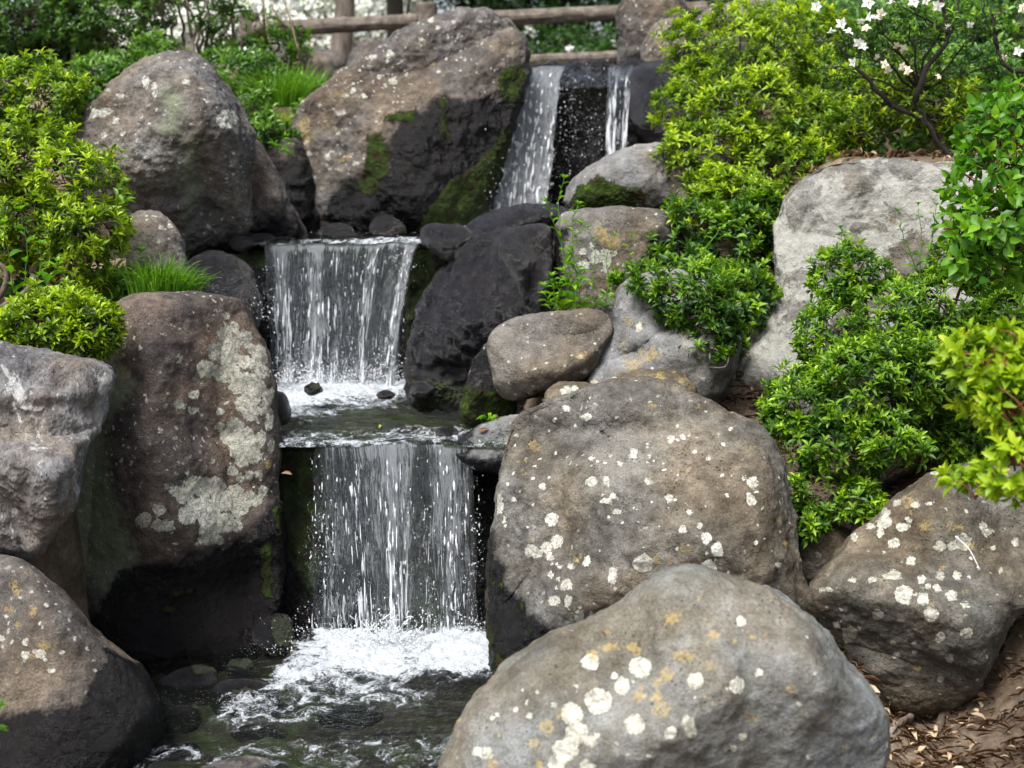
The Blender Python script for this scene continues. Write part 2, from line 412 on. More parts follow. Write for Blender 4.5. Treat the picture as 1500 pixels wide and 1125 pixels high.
# right hand, near to far
rock('boulder', 'large smooth foreground boulder with round white and ochre lichen spots', 'boulder',
     [(640,1190),(655,1110),(690,1040),(735,985),(790,948),(850,920),(900,895),(935,865),(970,843),(1010,835),(1050,841),(1085,862),(1130,870),(1175,897),(1210,932),(1232,975),(1265,1010),(1292,1050),(1290,1110),(1260,1200),(1000,1320),(750,1300),(640,1250)],
     (970,1075), 3.15, .42, M['cool'], n=2.5, level=8, low=.02, fine=.010, seed=3, facets=2,
     bumps=[(990,900,45,90,.05),(1180,960,30,60,.045),(1120,900,30,60,-.03),(930,1000,60,40,-.03),(860,960,60,25,-.02),(1080,1010,30,80,-.025),(1150,1060,30,90,.02),(800,1010,80,40,.02)],
     lichen=[(937,978,16),(912,1005,11,1.2),(877,1028,20,.95),(865,970,13),(930,1062,15),(838,1045,17),(845,1075,17),(828,1100,18),(815,1120,14),(866,1085,10),(1018,997,13),(1080,1005,12,1.2),(983,1072,9),(1008,1060,12,1.2),(1012,1072,9),(713,1103,10),(698,1100,7),(860,1125,12),(844,1005,4),(900,990,5),(776,1048,6),(1088,1080,5),(1086,910,7),(1112,985,6),(722,1052,4),(728,1048,3),(757,1040,4),(1170,1032,4),(787,1012,4),(980,1076,8),(920,1108,4),(1075,1096,5),(950,1107,4),(765,1010,3),(812,1032,5)],
     ochre=[(978,988,10),(962,1000,8),(962,1020,9),(970,1038,11),(930,952,9),(934,1018,7),(985,905,12,.6),(870,960,9),(800,1066,10),(785,1088,6),(822,1045,7),(940,1005,6),(895,948,13,.35),(1045,930,8),(1000,960,12,.6),(775,1008,5),(1040,975,7),(1100,1050,9,.7),(1160,1010,8),(720,1120,8),(790,1120,8)],
     ospots=(70, 1.2, 4.5), spots=(40, .8, 2.4))
rock('boulder', 'big tan white-spotted boulder right of the lower waterfall, its left foot dark and wet', 'boulder',
     [(752,625),(775,603),(830,585),(880,568),(930,560),(970,563),(1010,578),(1050,600),(1090,622),(1125,650),(1142,690),(1150,740),(1160,800),(1175,860),(1185,890),(1160,970),(1000,1060),(850,1070),(765,1045),(730,1000),(721,930),(721,870),(724,800),(728,750),(736,700),(743,655)],
     (930,770), 4.35, .50, M['tan'], n=2.9, level=8, low=.03, fine=.014, crag=.006, seed=5, facets=3,
     planes=[(.43,.05,-.42),(.50,.0,.35)],
     bumps=[(860,635,120,16,-.035),(880,720,110,35,.04),(850,675,90,14,-.02),(1010,660,70,30,.03),(1080,720,40,70,.03),(1000,720,50,25,-.03),(760,800,25,90,-.05),(1060,850,60,40,.02),(920,830,90,30,-.015)],
     lichen=[(856,610,9,.6),(830,598,6,.6),(927,665,7),(866,705,8),(888,705,6),(893,668,3),(866,672,5),(983,644,4,1.4),(950,706,7),(952,668,3),(795,714,6),(808,760,10),(815,793,9,1.3),(800,802,8),(805,815,6),(779,807,9,1.3),(829,857,10),(832,882,6,1.6),(813,880,10,.8),(790,812,4),(898,843,7,2.0),(942,825,15,.9),(889,735,9,.6),(899,727,6),(1000,775,7),(1035,788,10),(1050,805,9,1.4),(1038,830,12,.9),(984,840,16,.6),(1002,845,9),(733,740,5,2.6),(739,762,4,2.2),(1102,708,9),(1100,733,8),(1088,700,5),(860,822,5,1.8),(835,830,5),(869,905,8),(915,887,5),(1140,828,5),(915,880,4),(982,730,6),(1010,750,3),(1025,770,4),(903,749,6,.6),(848,905,7,1.4),(908,680,4),(1000,640,4),(1060,650,4),(820,830,4),(806,842,4),(818,850,3)],
     ochre=[(783,655,6,1.8),(845,818,7),(1003,806,9,.8),(1150,800,5),(1000,870,16,.8),(960,850,5),(1140,760,4),(962,822,6),(980,822,4),(930,870,7)],
     spots=(70, .8, 2.6), ospots=(30, 1, 4),
     wet=[[(715,770),(735,790),(745,850),(765,880),(790,905),(830,930),(870,960),(900,1100),(700,1100),(700,770)]],
     moss=[[(716,800),(722,800),(722,960),(714,960)],[(728,850),(742,850),(742,868),(728,868)],[(722,950),(745,960),(760,1000),(720,1000)],[(880,630),(905,640),(905,648),(880,640)],[(762,880),(775,900),(790,950),(775,940)]])
rock('boulder', 'olive-brown boulder at the right edge with flat round lichens above the mulch', 'boulder',
     [(1160,893),(1205,848),(1245,795),(1290,750),(1330,718),(1375,690),(1440,680),(1520,690),(1600,740),(1640,830),(1600,890),(1520,890),(1478,900),(1460,940),(1440,990),(1410,1028),(1345,1048),(1300,1038),(1260,1003),(1225,968),(1190,930)],
     (1350,880), 4.0, .42, M['moss_tan'], n=2.7, level=8, low=.025, fine=.010, seed=8, facets=2,
     planes=[(.36,.0,-.45)],
     bumps=[(1270,850,90,26,.03),(1400,760,60,60,.02),(1300,960,60,50,.02)],
     lichen=[(1324,871,13,1.1),(1352,877,10),(1364,900,11),(1245,928,12,1.1),(1285,900,8),(1377,843,7),(1350,848,7),(1401,843,7),(1394,874,8),(1413,886,8,.6),(1376,934,8),(1415,928,9),(1391,963,7),(1411,795,11,1.2),(1377,800,9,.9),(1447,780,9,.7),(1487,794,6),(1308,842,14,.5),(1278,850,9,.6),(1334,822,8,.7),(1310,795,9,.9),(1296,765,11,.9),(1323,772,9,.6),(1298,750,8,.8),(1313,738,8,.7),(1343,740,7,.6),(1365,737,8,.5),(1225,915,5),(1308,942,4),(1338,942,4),(1245,850,7,.5),(1211,864,9,.4),(1378,996,4),(1313,960,4),(1340,955,3),(1290,780,7),(1395,800,7),(1373,860,6),(1360,858,5),(1454,802,4),(1466,836,4),(1370,690,6),(1440,772,7),(1252,786,5),(1330,762,4),(1275,772,6,.8)],
     ochre=[(1344,978,5),(1220,935,5),(1400,772,10,.6),(1355,770,10,.7),(1380,830,4),(1330,735,9,.8),(1420,800,6)],
     spots=(40, .8, 2.4), ospots=(30, 1.0, 4))
rock('boulder', 'pale lichen-crusted boulder with an angular top, half hidden behind the dense right azalea', 'boulder',
     [(1033,605),(1055,560),(1085,510),(1115,470),(1143,425),(1136,370),(1140,315),(1160,280),(1190,253),(1230,238),(1300,243),(1400,243),(1480,258),(1560,340),(1590,500),(1500,640),(1300,700),(1140,680),(1065,650)],
     (1270,450), 5.35, .45, M['white'], n=2.8, level=8, low=.03, fine=.014, crag=.008, seed=11, planes=[(.42,.3,-.35),(.36,-.05,-.62)],
     bumps=[(1235,290,25,60,.05),(1200,420,40,80,.02)],
     spots=(60, 2, 8, (1040,380,1200,640)))
rock('rock', 'small dark rock wedged between two big boulders under the right azalea', 'rock',
     [(1150,790),(1180,772),(1225,765),(1255,780),(1250,830),(1205,862),(1165,858)], (1200,815), 4.35, .12, M['moss_tan'], seed=12, lichen=[(1198,813,5,1.2),(1190,785,7,.5)])
rock('boulder', 'pale blue-grey rock leaning behind the tan boulder below the azalea', 'boulder',
     [(902,425),(925,400),(985,395),(1045,410),(1085,470),(1075,540),(1045,600),(980,625),(900,615),(860,578),(866,548),(885,515),(903,490),(900,455)],
     (960,515), 5.0, .28, M['pale'], n=3.2, level=7, low=.05, fine=.010, crag=.008, seed=14, planes=[(.2,.22,-.38)],
     ochre=[(950,520,20,.5),(925,535,14,.6),(920,470,6)], lichen=[(870,562,6),(935,480,5,1.8),(890,567,5)], ospots=(20,2,6), bumps=[(955,500,50,14,.03),(960,540,40,18,-.03)])
rock('rock', 'low olive rock shelf at the foot of the pale blue-grey rock', 'rock',
     [(885,578),(900,550),(950,541),(1000,547),(1022,565),(1020,605),(950,625),(880,612)], (952,582), 4.72, .12, M['moss_tan'], n=3, seed=15, lichen=[(900,562,22,.45),(970,568,7),(935,560,8,.6)], ospots=(20,2,6))
rock('rock', 'little rock with one white lichen patch between the tan rock and the big tan boulder', 'rock',
     [(792,575),(815,561),(860,560),(885,575),(880,605),(800,615)], (835,588), 4.68, .1, M['moss_tan'], seed=16, lichen=[(830,574,9,.8),(842,570,7,.7)], moss=[[(795,590),(812,585),(815,600),(797,605)]])
rock('boulder', 'rounded tan stone with a damp grey top beside the middle pool', 'boulder',
     [(711,497),(730,473),(780,460),(830,455),(870,451),(892,460),(899,485),(883,515),(865,545),(845,562),(795,578),(745,584),(727,572),(718,540)],
     (805,518), 5.0, .22, M['dust'], n=2.7, level=7, low=.04, fine=.007, seed=17, planes=[(.17,.0,-.16)],
     lichen=[(850,522,4),(854,545,6,.7)], ochre=[(852,521,6)], moss=[[(770,575),(800,570),(800,585),(760,590)]], spots=(20,.8,2))
rock('rock', 'dark mossy-footed stone leaning against the rounded tan stone at the pool edge', 'rock',
     [(678,590),(688,548),(704,508),(722,500),(745,540),(760,590),(745,625),(700,630),(676,615)], (716,568), 5.02, .14, M['umber'], n=2.6, seed=18, facets=2,
     wet=[lambda px, py: np.full(len(px), 4.0)], moss=[[(672,560),(700,565),(745,580),(760,600),(740,640),(670,640)]])
rock('boulder', 'dark craggy wet rock between the middle waterfall and the green weeds', 'boulder',
     [(607,520),(612,470),(628,435),(648,402),(670,375),(700,350),(735,338),(770,345),(800,370),(806,420),(800,470),(760,490),(715,530),(700,590),(640,600),(603,585),(600,550)],
     (700,465), 5.5, .3, M['wet'], n=2.4, level=8, low=.04, fine=.012, crag=.018, facets=9, seed=21, fscale=1.5, wet=[ALL], moss=[[(600,555),(690,560),(700,600),(600,600)]],
     planes=[(.26,-.22,-.05),(.25,.1,-.22)], bumps=[(735,420,8,60,-.03)])
rock('rock', 'blocky black wet rock on the shoulder of the craggy dark rock', 'rock',
     [(720,372),(728,348),(755,335),(795,325),(808,345),(807,400),(796,445),(762,455),(728,440),(720,410)], (765,390), 5.45, .16, M['wet'], n=3.4, level=7, crag=.006, fine=.006, facets=4, seed=22, wet=[ALL])
rock('rock', 'flat glistening wet rock where the upper waterfall lands', 'rock',
     [(685,335),(720,314),(770,302),(820,306),(838,322),(835,360),(780,375),(720,370),(690,355)], (765,338), 6.0, .2, M['wet'], n=2.8, level=6, crag=.016, facets=2, seed=23, wet=[ALL])
rock('rock', 'heart-shaped black stone perched at the right end of the middle waterfall lip', 'rock',
     [(616,342),(633,328),(652,333),(672,329),(692,337),(695,352),(682,370),(661,386),(640,374),(619,360)], (655,353), 5.6, .09, M['wet'], n=2.6, level=6, seed=24, wet=[ALL], crag=.006, moss=[[(672,362),(690,352),(688,372)]], low=.03)
rock('boulder', 'domed grey rock with yellow-green and rust moss at the foot of the upper waterfall', 'boulder',
     [(828,295),(838,265),(868,240),(905,222),(940,211),(990,214),(1015,260),(1000,320),(900,325),(835,318)], (910,270), 6.2, .25, M['pale'], n=2.4, level=7, seed=25,
     moss=[[(832,290),(845,268),(880,256),(905,268),(940,272),(955,300),(880,310),(835,306)]], wet=[lambda px, py: (py-296)*1.2])
rock('boulder', 'blocky tan rock behind the weeds with a yellow patch and white lichen spots', 'boulder',
     [(818,322),(830,311),(880,306),(950,306),(1005,325),(1025,380),(1010,470),(920,475),(822,465),(812,400),(812,345)], (905,390), 5.65, .22, M['dust'], n=5, level=7, low=.03, seed=26,
     lichen=[(856,388,8),(855,368,6),(872,378,9,1.3),(868,362,6),(889,385,8,1.9),(885,370,6),(900,372,4)], ochre=[(884,345,12),(900,355,10),(905,350,9,.7),(877,340,9),(890,353,10)],
     wet=[[(805,330),(832,335),(835,460),(805,470)],[(940,345),(1020,330),(1020,400),(950,380)]])
rock('rock', 'grey rock peeping out under the left fringe of the big azalea', 'rock',
     [(972,225),(985,205),(1030,195),(1075,220),(1080,330),(1010,345),(975,300)], (1020,265), 6.1, .2, M['grey'], seed=27)
rock('rock', 'wet brown stone behind the weeds under the blocky tan rock', 'rock',
     [(870,440),(900,430),(930,440),(935,475),(900,490),(868,480)], (902,460), 5.3, .1, M['umber'], seed=28)
# ledges the water falls over
rock('rock_ledge', 'dark mossy rock ledge behind the lower waterfall', 'rock ledge',
     [(385,655),(440,658),(560,664),(660,666),(765,668),(790,720),(780,900),(760,1040),(560,1060),(400,1040),(375,850),(378,700)], (575,850), 4.95, .22, M['ledge'], n=7, level=8, low=.02, crag=.03, fine=.02, seed=31, wet=[ALL], fscale=1.3,
     bumps=[(430,760,50,200,-.04),(720,780,60,200,-.03),(620,960,50,90,.10),(540,930,45,60,.12)], moss=[[(405,660),(475,660),(490,760),(460,880),(415,820)],[(570,760),(640,760),(660,990),(580,990)],[(500,930),(560,900),(590,1000),(490,1000)],[(430,930),(480,940),(470,970),(420,960)],[(640,680),(700,680),(700,720),(640,700)]])
rock('rock_ledge', 'dark mossy rock ledge behind the middle waterfall', 'rock ledge',
     [(305,372),(335,364),(420,364),(540,360),(610,358),(645,372),(655,410),(645,500),(630,600),(560,630),(400,630),(320,540),(300,440)], (478,480), 6.17, .22, M['ledge'], n=6, level=7, low=.03, crag=.028, seed=32, wet=[ALL], fscale=1.3,
     moss=[[(340,366),(640,362),(640,400),(560,420),(520,380),(480,420),(430,385),(350,400)],[(590,380),(650,380),(640,560),(590,560)]])
rock('rock_ledge', 'black wet rock wall behind the upper waterfall', 'rock ledge',
     [(700,118),(740,103),(850,99),(930,97),(990,99),(1050,110),(1070,250),(1020,350),(860,370),(700,360),(680,260),(685,170)], (880,225), 8.0, .3, M['ledge'], n=7, level=7, low=.02, crag=.03, seed=33, wet=[ALL])
rock('rock', 'smooth dark wet stone at the right end of the upper waterfall lip', 'rock',
     [(925,105),(945,92),(985,88),(1030,95),(1050,150),(1040,220),(985,230),(930,200),(920,150)], (985,155), 7.55, .2, M['wet'], n=3, seed=34, wet=[ALL])
rock('rock', 'flat grey slab at the right brink of the lower waterfall', 'rock',
     [(650,655),(690,630),(755,608),(800,610),(810,660),(800,690),(740,695),(680,682)], (738,655), 4.78, .17, M['pale'], n=4, level=7, low=.02, seed=35, planes=[(.03,0,-.5)], wet=[[(600,600),(700,600),(700,640),(690,700),(600,700)], [(640,662),(830,660),(830,720),(640,720)]])
# top of the cascade
rock('boulder', 'giant brown boulder left of the upper waterfall, black and mossy on its lower right', 'boulder',
     [(430,185),(448,152),(480,122),(520,98),(560,70),(600,45),(640,25),(680,14),(715,16),(745,30),(765,55),(774,85),(772,115),(755,160),(738,225),(720,290),(700,350),(640,368),(560,362),(500,352),(455,328),(436,290),(428,240)],
     (605,195), 7.3, .62, M['umber'], n=2.6, level=8, low=.03, fine=.018, seed=41, facets=1, planes=[(.55,.35,-.12),(.55,-.35,-.1)], crag=.008,
     lichen=[(576,119,6),(438,263,0),(571,79,6),(630,27,6),(456,263,7),(577,36,0),(452,225,4),(518,131,4),(507,140,4),(533,140,4),(673,54,4),(545,85,8,.6),(500,165,8,.5),(643,105,3),(468,155,4,.6),(480,230,5),(448,210,4)],
     ochre=[(447,200,9,1.5),(445,180,7,1.4),(443,218,6)], spots=(200, .8, 3.2, (430,20,770,260)), ospots=(60,1,5,(430,60,640,330)),
     wet=[[(770,110),(720,140),(650,140),(600,165),(565,200),(560,250),(500,265),(480,290),(480,330),(500,370),(800,370),(790,110)]],
     moss=[[(728,100),(762,92),(775,110),(760,150),(735,150),(725,120)],[(560,165),(610,160),(605,180),(560,180)],[(540,200),(560,190),(575,250),(545,290),(520,280)],[(600,345),(630,300),(655,265),(695,240),(735,190),(752,170),(745,235),(715,300),(690,350)],[(640,140),(655,140),(660,210),(645,200)]])
rock('boulder', 'tall grey boulder with one round white lichen on its right shoulder, above the left azalea', 'boulder',
     [(110,192),(140,152),(170,125),(195,100),(225,85),(250,80),(285,82),(312,102),(335,130),(355,165),(368,195),(371,230),(360,262),(364,300),(363,330),(348,350),(325,370),(300,382),(272,372),(245,355),(190,340),(140,320),(110,270),(102,225)],
     (245,240), 6.0, .45, M['grey'], n=2.4, level=8, low=.04, fine=.016, seed=43, crag=.006, facets=3, planes=[(.42,.25,-.15)],
     bumps=[(290,290,20,50,-.05),(320,240,16,70,-.02),(330,300,20,40,.03),(220,230,60,60,.03),(285,180,40,40,.02)],
     lichen=[(333,175,15,1.0),(213,120,5,2),(226,133,5,2),(274,120,8,.6),(170,177,5),(150,165,14,.5),(153,198,5),(232,230,4),(175,140,8,.5),(138,170,8,.6)],
     spots=(110, .8, 2.6), algae=[[(240,130),(270,140),(255,190),(240,190)],[(283,200),(292,300),(270,340),(262,250)]], wet=[[(265,365),(330,350),(345,380),(270,400)]])
rock('boulder', 'brownish grey slab leaning behind the tall grey boulder', 'boulder',
     [(345,190),(372,203),(392,228),(412,262),(420,290),(434,312),(450,345),(445,370),(400,372),(350,370),(335,330),(335,240)], (385,300), 6.35, .22, M['umber'], n=2.5, level=7, low=.05, seed=44, wet=[[(365,335),(395,320),(440,315),(460,380),(350,380)]], bumps=[(405,290,14,14,.05)])
rock('rock', 'small rounded stone with pale lichen specks between the left azalea and the tall boulder', 'rock',
     [(184,322),(205,311),(233,314),(255,332),(271,362),(280,405),(272,450),(200,450),(188,390)], (232,375), 5.45, .15, M['grey'], n=2.3, level=6, seed=45, spots=(24, 1, 4), algae=[[(184,330),(270,400),(200,450)]])
rock('rock', 'dark wet rock in the cleft below the tall boulder, left of the middle waterfall', 'rock',
     [(262,388),(300,372),(335,372),(365,385),(385,450),(370,500),(290,500),(262,440)], (320,430), 5.75, .16, M['wet'], n=2.6, seed=46, wet=[ALL])
rock('rock', 'dark bank rock in the gap between the slab and the giant boulder', 'rock',
     [(372,208),(405,196),(440,200),(455,260),(480,330),(470,365),(420,365),(400,290),(380,250)], (425,280), 7.1, .25, M['umber'], n=2.6, level=6, crag=.02, seed=47, wet=[lambda px, py: (py-215)*.6])
rock('boulder', 'tall brown boulder left of the lower waterfall with a large pale lichen map', 'boulder',
     [(165,462),(185,448),(220,440),(280,437),(335,439),(360,450),(374,488),(392,515),(399,555),(404,610),(409,655),(405,700),(402,735),(412,770),(416,830),(405,900),(385,950),(350,985),(280,1010),(215,1010),(170,985),(140,935),(105,880),(65,838),(48,780),(52,700),(75,600),(110,510),(145,470)],
     (240,720), 4.65, .42, M['brown'], n=3.4, level=8, low=.025, fine=.008, seed=51, planes=[(.37,.0,.2),(.40,.40,.0),(.36,-.35,.0)],
     bumps=[(330,770,90,30,.03),(300,860,120,50,-.08),(330,650,50,14,-.015)],
     lichen=[(333,463,5),(330,490,12),(338,505,14),(318,515,14),(335,525,16),(302,541,14),(325,545,14),(345,480,7,1.6),(360,495,10),(368,510,9),(358,530,10),(378,515,11),(385,525,9),(384,545,10),(375,535,11),(340,545,13),(350,565,14),(365,560,14),(380,570,12),(392,580,9,1.6),(370,585,14),(355,590,12),(385,600,10),(366,605,13),(395,615,7,2),(323,625,7),(322,603,5),(345,625,14),(335,640,13),(360,640,15),(378,645,11),(350,660,14),(370,665,14),(398,655,6,1.6),(383,640,9),(355,675,10),
             (285,710,14),(300,715,16),(270,725,13),(258,720,9),(315,712,14),(325,735,18),(345,725,15),(300,745,18),(285,745,16),(275,755,14),(310,765,18),(330,765,16),(350,745,14),(365,730,12),(375,735,9),(345,770,10),(300,780,10),(305,790,9),(320,790,7),(295,790,7),(340,690,8),(365,697,7),(378,695,6),(385,720,8),(352,700,7),
             (211,763,12),(234,747,9),(232,770,11),(246,771,8),(264,592,9,.8),(285,578,8,.7),(286,601,7,.7),(275,694,5),(247,577,3),(255,655,4),(235,630,4),(260,654,3)],
     ochre=[(181,548,11,.8),(172,520,8,.9),(158,530,9,.8),(393,680,5),(143,705,5)],
     spots=(230, .5, 2.4, (140,450,400,720)),
     wet=[[(405,735),(370,780),(330,805),(290,815),(240,820),(200,830),(160,870),(120,900),(60,1000),(300,1100),(460,1000),(430,735)]],
     moss=[[(380,800),(400,780),(402,880),(385,880)],[(250,865),(280,858),(285,872),(250,880)],[(235,890),(258,885),(255,905),(235,900)],[(400,735),(414,735),(414,790),(402,800)]],
     algae=[[(100,640),(150,620),(165,700),(190,780),(210,830),(160,870),(110,870),(70,830),(80,760)],[(110,530),(150,500),(200,560),(150,640)]])
rock('boulder', 'pale streaked rock at the left edge under the round lime azalea', 'boulder',
     [(-150,560),(-80,525),(0,516),(60,517),(120,527),(150,540),(158,562),(150,600),(130,635),(118,655),(104,692),(106,730),(85,765),(48,808),(20,818),(-40,815),(-120,790),(-170,700)],
     (10,660), 3.95, .38, M['bleach'], n=3.0, level=8, low=.03, fine=.014, crag=.014, facets=2, seed=53, planes=[(.33,.30,.25),(.28,-.1,-.55)], bumps=[(60,590,60,12,.02),(90,690,20,60,.03)])
rock('boulder', 'brown boulder in the bottom left corner, ochre and white dots above its dark foot', 'boulder',
     [(-180,850),(-80,818),(0,815),(40,824),(68,848),(105,890),(140,930),(185,965),(215,998),(237,1040),(235,1095),(190,1170),(60,1240),(-150,1250),(-220,1000)],
     (50,1020), 3.75, .38, M['umber'], n=2.6, level=7, low=.03, fine=.007, seed=55, planes=[(.33,.35,-.1)],
     lichen=[(37,960,7,.9),(60,958,7),(77,983,7,.8),(62,919,4),(37,942,5),(8,903,5),(3,935,4),(68,886,3),(10,982,2),(30,875,3),(52,955,5)], ochre=[(11,892,8,.8),(65,947,7),(47,895,6,1.3),(26,915,5),(47,962,5),(20,855,6),(25,868,4)], spots=(50,.6,2.2,(0,840,150,1000)),
     wet=[[(-200,1060),(0,1055),(60,1035),(120,1020),(135,990),(160,955),(260,980),(300,1300),(-200,1300)]], moss=[[(145,1025),(160,1020),(160,1035),(148,1038)]])
# upper right corner of the cascade and behind
rock('rock', 'upright brown rock standing against the log fence at the top of the cascade', 'rock',
     [(903,20),(918,-10),(950,-28),(985,-22),(1004,5),(1007,50),(1008,110),(950,120),(903,112),(910,60)], (955,50), 8.4, .3, M['umber'], n=2.8, level=7, seed=61, spots=(30,.8,2.4))
rock('rock', 'egg-shaped grey stone in front of the upright brown rock', 'rock',
     [(942,60),(955,38),(975,27),(995,32),(1008,55),(1010,100),(1000,120),(948,120),(940,90)], (976,76), 8.0, .16, M['grey'], seed=62)
rock('rock', 'rounded grey rock behind the crown of the big azalea', 'rock',
     [(1010,45),(1030,15),(1065,5),(1110,-5),(1160,10),(1170,80),(1100,110),(1015,100)], (1080,50), 8.2, .25, M['grey'], seed=63)
rock('rock', 'low flat-topped brown rock below the left log rail', 'rock',
     [(405,82),(440,74),(500,76),(513,92),(502,125),(480,150),(430,150),(408,115)], (458,108), 9.3, .3, M['umber'], n=3, seed=64)
rock('rock', 'domed dark rock half hidden behind the giant boulder', 'rock',
     [(502,110),(512,78),(532,60),(552,58),(575,75),(590,120),(540,140),(505,130)], (543,95), 9.2, .25, M['umber'], seed=65)
# stones in and beside the water
def stone(label, x0, y0, x1, y1, Y, seed, mat='wet', moss=(), D=.07, sharp=False, wetv=60, **kw):
    rng = random.Random(seed); cx, cy = (x0+x1)/2, (y0+y1)/2; pts = []
    for k in range(9):
        an = 2*math.pi*k/9+rng.uniform(-.2, .2); q = rng.uniform(.85, 1.12)
        if sharp: q *= rng.uniform(.75, 1.2)
        pts.append((cx+(x1-x0)/2*q*math.cos(an), cy-(y1-y0)/2*q*math.sin(an)))
    return rock('stone', label, 'stone', pts, (cx, cy), Y, D, M[mat], level=5, seed=seed, low=.08, fine=.006, crag=.004, wet=[lambda px, py: np.full(len(px), float(wetv))], moss=moss, **kw)
stone('wet grey stone below the tall lichen boulder, left of the two in the lower pool', 232,975,325,1050,4.15,101, moss=[[(280,975),(320,975),(325,990),(285,990)]])
stone('wet stone with yellow-green moss in the lower pool, nearer the foam', 305,990,412,1065,4.08,102, moss=[[(340,1010),(360,1005),(400,1025),(395,1040),(340,1030)]])
stone('low mossy stone awash between the two wet grey stones and the tall boulder', 330,968,372,992,4.3,130, moss=[[(330,965),(372,965),(372,980),(330,980)]])
stone('flat submerged stone in front of the mossy wet stone', 330,1062,420,1092,3.9,131, D=.05)
stone('dark stone awash at the bottom edge left of the brown one', 225,1090,300,1120,3.75,132, D=.05)
stone('small wet stone at the right edge of the bottom left boulder', 228,1030,300,1085,3.95,103)
stone('brown flat stone cut off by the bottom edge of the picture', 280,1106,440,1180,3.55,104, mat='umber', wetv=-8, D=.1)
stone('mossy dark stone beside the foot of the lower waterfall', 368,900,430,965,4.5,105, moss=[[(395,905),(430,905),(430,955),(400,950)]])
stone('submerged dark stone under the foaming lower pool', 460,1030,560,1075,3.95,106, D=.05)
stone('black stone between the tall lichen boulder and the middle pool', 385,572,424,625,4.95,107, D=.1)
stone('tiny mossy stone in the foam below the middle waterfall', 446,562,472,578,5.3,108, moss=[[(455,560),(470,560),(470,575),(455,575)]])
stone('small brown stone breaking the surface of the middle pool', 552,572,580,584,5.15,109)
stone('pointed dark stone on the upper pool shore by the giant boulder', 540,312,592,356,6.6,110, sharp=True, moss=[[(578,330),(600,330),(600,360),(580,356)]])
stone('flat dark stone at the back of the upper pool below the giant boulder', 462,328,522,352,6.6,111)
stone('low grey stone beside the flat dark stone in the upper pool', 486,340,525,356,6.45,112)
stone('small wet stone at the left brink of the middle waterfall', 335,345,375,368,5.95,113)
stone('second small wet stone at the left brink, nearer the slab', 360,340,405,362,6.05,114)
stone('dark stone under the foot of the rightmost lower fall strand', 640,945,700,985,4.45,115, moss=[[(650,945),(670,945),(680,965),(655,965)]])
stone('small dark stone at the pool edge under the black shoulder rock', 600,560,636,584,5.35,116)
stone('brown cobble at the water edge left of the flat grey slab', 640,625,672,645,4.85,117, D=.04, moss=[[(650,625),(665,625),(665,640)]])
stone('wet brown cobble under the slab behind the tall grey boulder', 385,345,440,372,6.2,118)

# ------------------------------------------------------------------ ground
CP = []
def cp(px, py, Y): CP.append(tuple(P(px, py, Y)))
def cz(x, y, z): CP.append((x, y, z))
for Y in (3.0, 3.4, 3.8, 4.2, 4.5, 4.75):
    for px in (200, 300, 400, 500, 600, 680, 740): p = P(px, 900, Y); cz(p[0], Y, -.14)
for Y in (5.0, 5.3, 5.6, 5.85, 6.0, 6.12):
    for px in (300, 350, 410, 480, 530, 580, 620, 650, 680): p = P(px, 600, Y); cz(p[0], Y, ZM-.09)
for Y in (6.35, 6.6, 6.9, 7.3, 7.7):
    for px in (360, 430, 520, 620, 700, 780, 850, 910, 970): p = P(px, 350, Y); cz(p[0], Y, ZU-.09)
for Y in (7.9, 8.5, 9.2, 10):
    for px in (780, 850, 930, 990): p = P(px, 100, Y); cz(p[0], Y, ZT-.1)
for a in [(1310,1060,3.8),(1250,1120,3.4),(1412,1030,3.8),(1500,895,3.86),(1400,1120,3.5),(1500,1100,3.5),(1600,880,4.0),(1190,880,4.3),(1445,990,3.82),(1470,930,3.84),(1345,1048,3.85),(1490,870,4.15),(1450,960,4.1),(1560,850,4.0),(1370,1075,3.75),(1265,1003,3.92),(1280,1060,3.55),(1225,980,3.75),(1330,1120,3.45),(1600,1000,3.6),(1600,1150,3.3),(1180,930,3.9),(1450,1060,3.62),(1510,980,3.7),(1175,800,4.6),(1300,720,4.75),(1420,660,4.7),(1560,560,4.8),(1050,590,4.95),(1020,540,5.1),(1100,640,4.7),(1180,480,5.3),
          (1180,250,6.0),(1250,235,5.9),(1350,238,5.7),(1450,230,5.7),(1250,160,6.8),(1350,150,6.6),(1450,140,6.4),(1200,60,8),(1350,60,7.6),(1450,20,8.0),(1000,350,5.9),(1060,150,7.2),(880,460,5.4),(850,330,6.3),
          (60,560,4.5),(-40,560,4.6),(130,520,4.7),(230,450,5.1),(280,450,5.4),(100,420,5.5),(0,420,5.5),(180,380,5.7),(0,250,6.5),(100,250,6.7),(-200,350,5.5),
          (400,210,7.2),(410,180,7.6),(450,150,8.2),(380,120,9),(200,160,7.6),(100,140,8.2),(0,130,8.5),(300,110,9)]: cp(*a)
for x, y, z in [(-2.5,3,-.1),(-1.9,4,-.1),(-3,4.5,.4),(-4,6,1.0),(0,1,-.5),(1,2,-.3),(-2,1,-.4),(2.5,1.5,0),(0,-3,-.8),(4,-2,-.3),(-4,-2,-.6),(3,3.5,.8),(3.5,5,1.4),(4,7,2.0)]: cz(x, y, z)
for x in np.arange(-12, 13, 2.5):
    for y in (10.5, 12, 14, 18): cz(x, y, 2.0+.02*y)
CPA = np.array(CP)
def ground_z(x, y):
    x = np.asarray(x, float); y = np.asarray(y, float)
    d2 = (x[..., None]-CPA[:, 0])**2+(y[..., None]-CPA[:, 1])**2
    w = 1/(d2+.003)**2.4
    return (w*CPA[:, 2]).sum(-1)/w.sum(-1)
gx = np.concatenate([[-400,-120,-40,-20,-12,-8,-6], np.arange(-4.5, 4.5, .045), [5,6,8,12,20,40,120,400]])
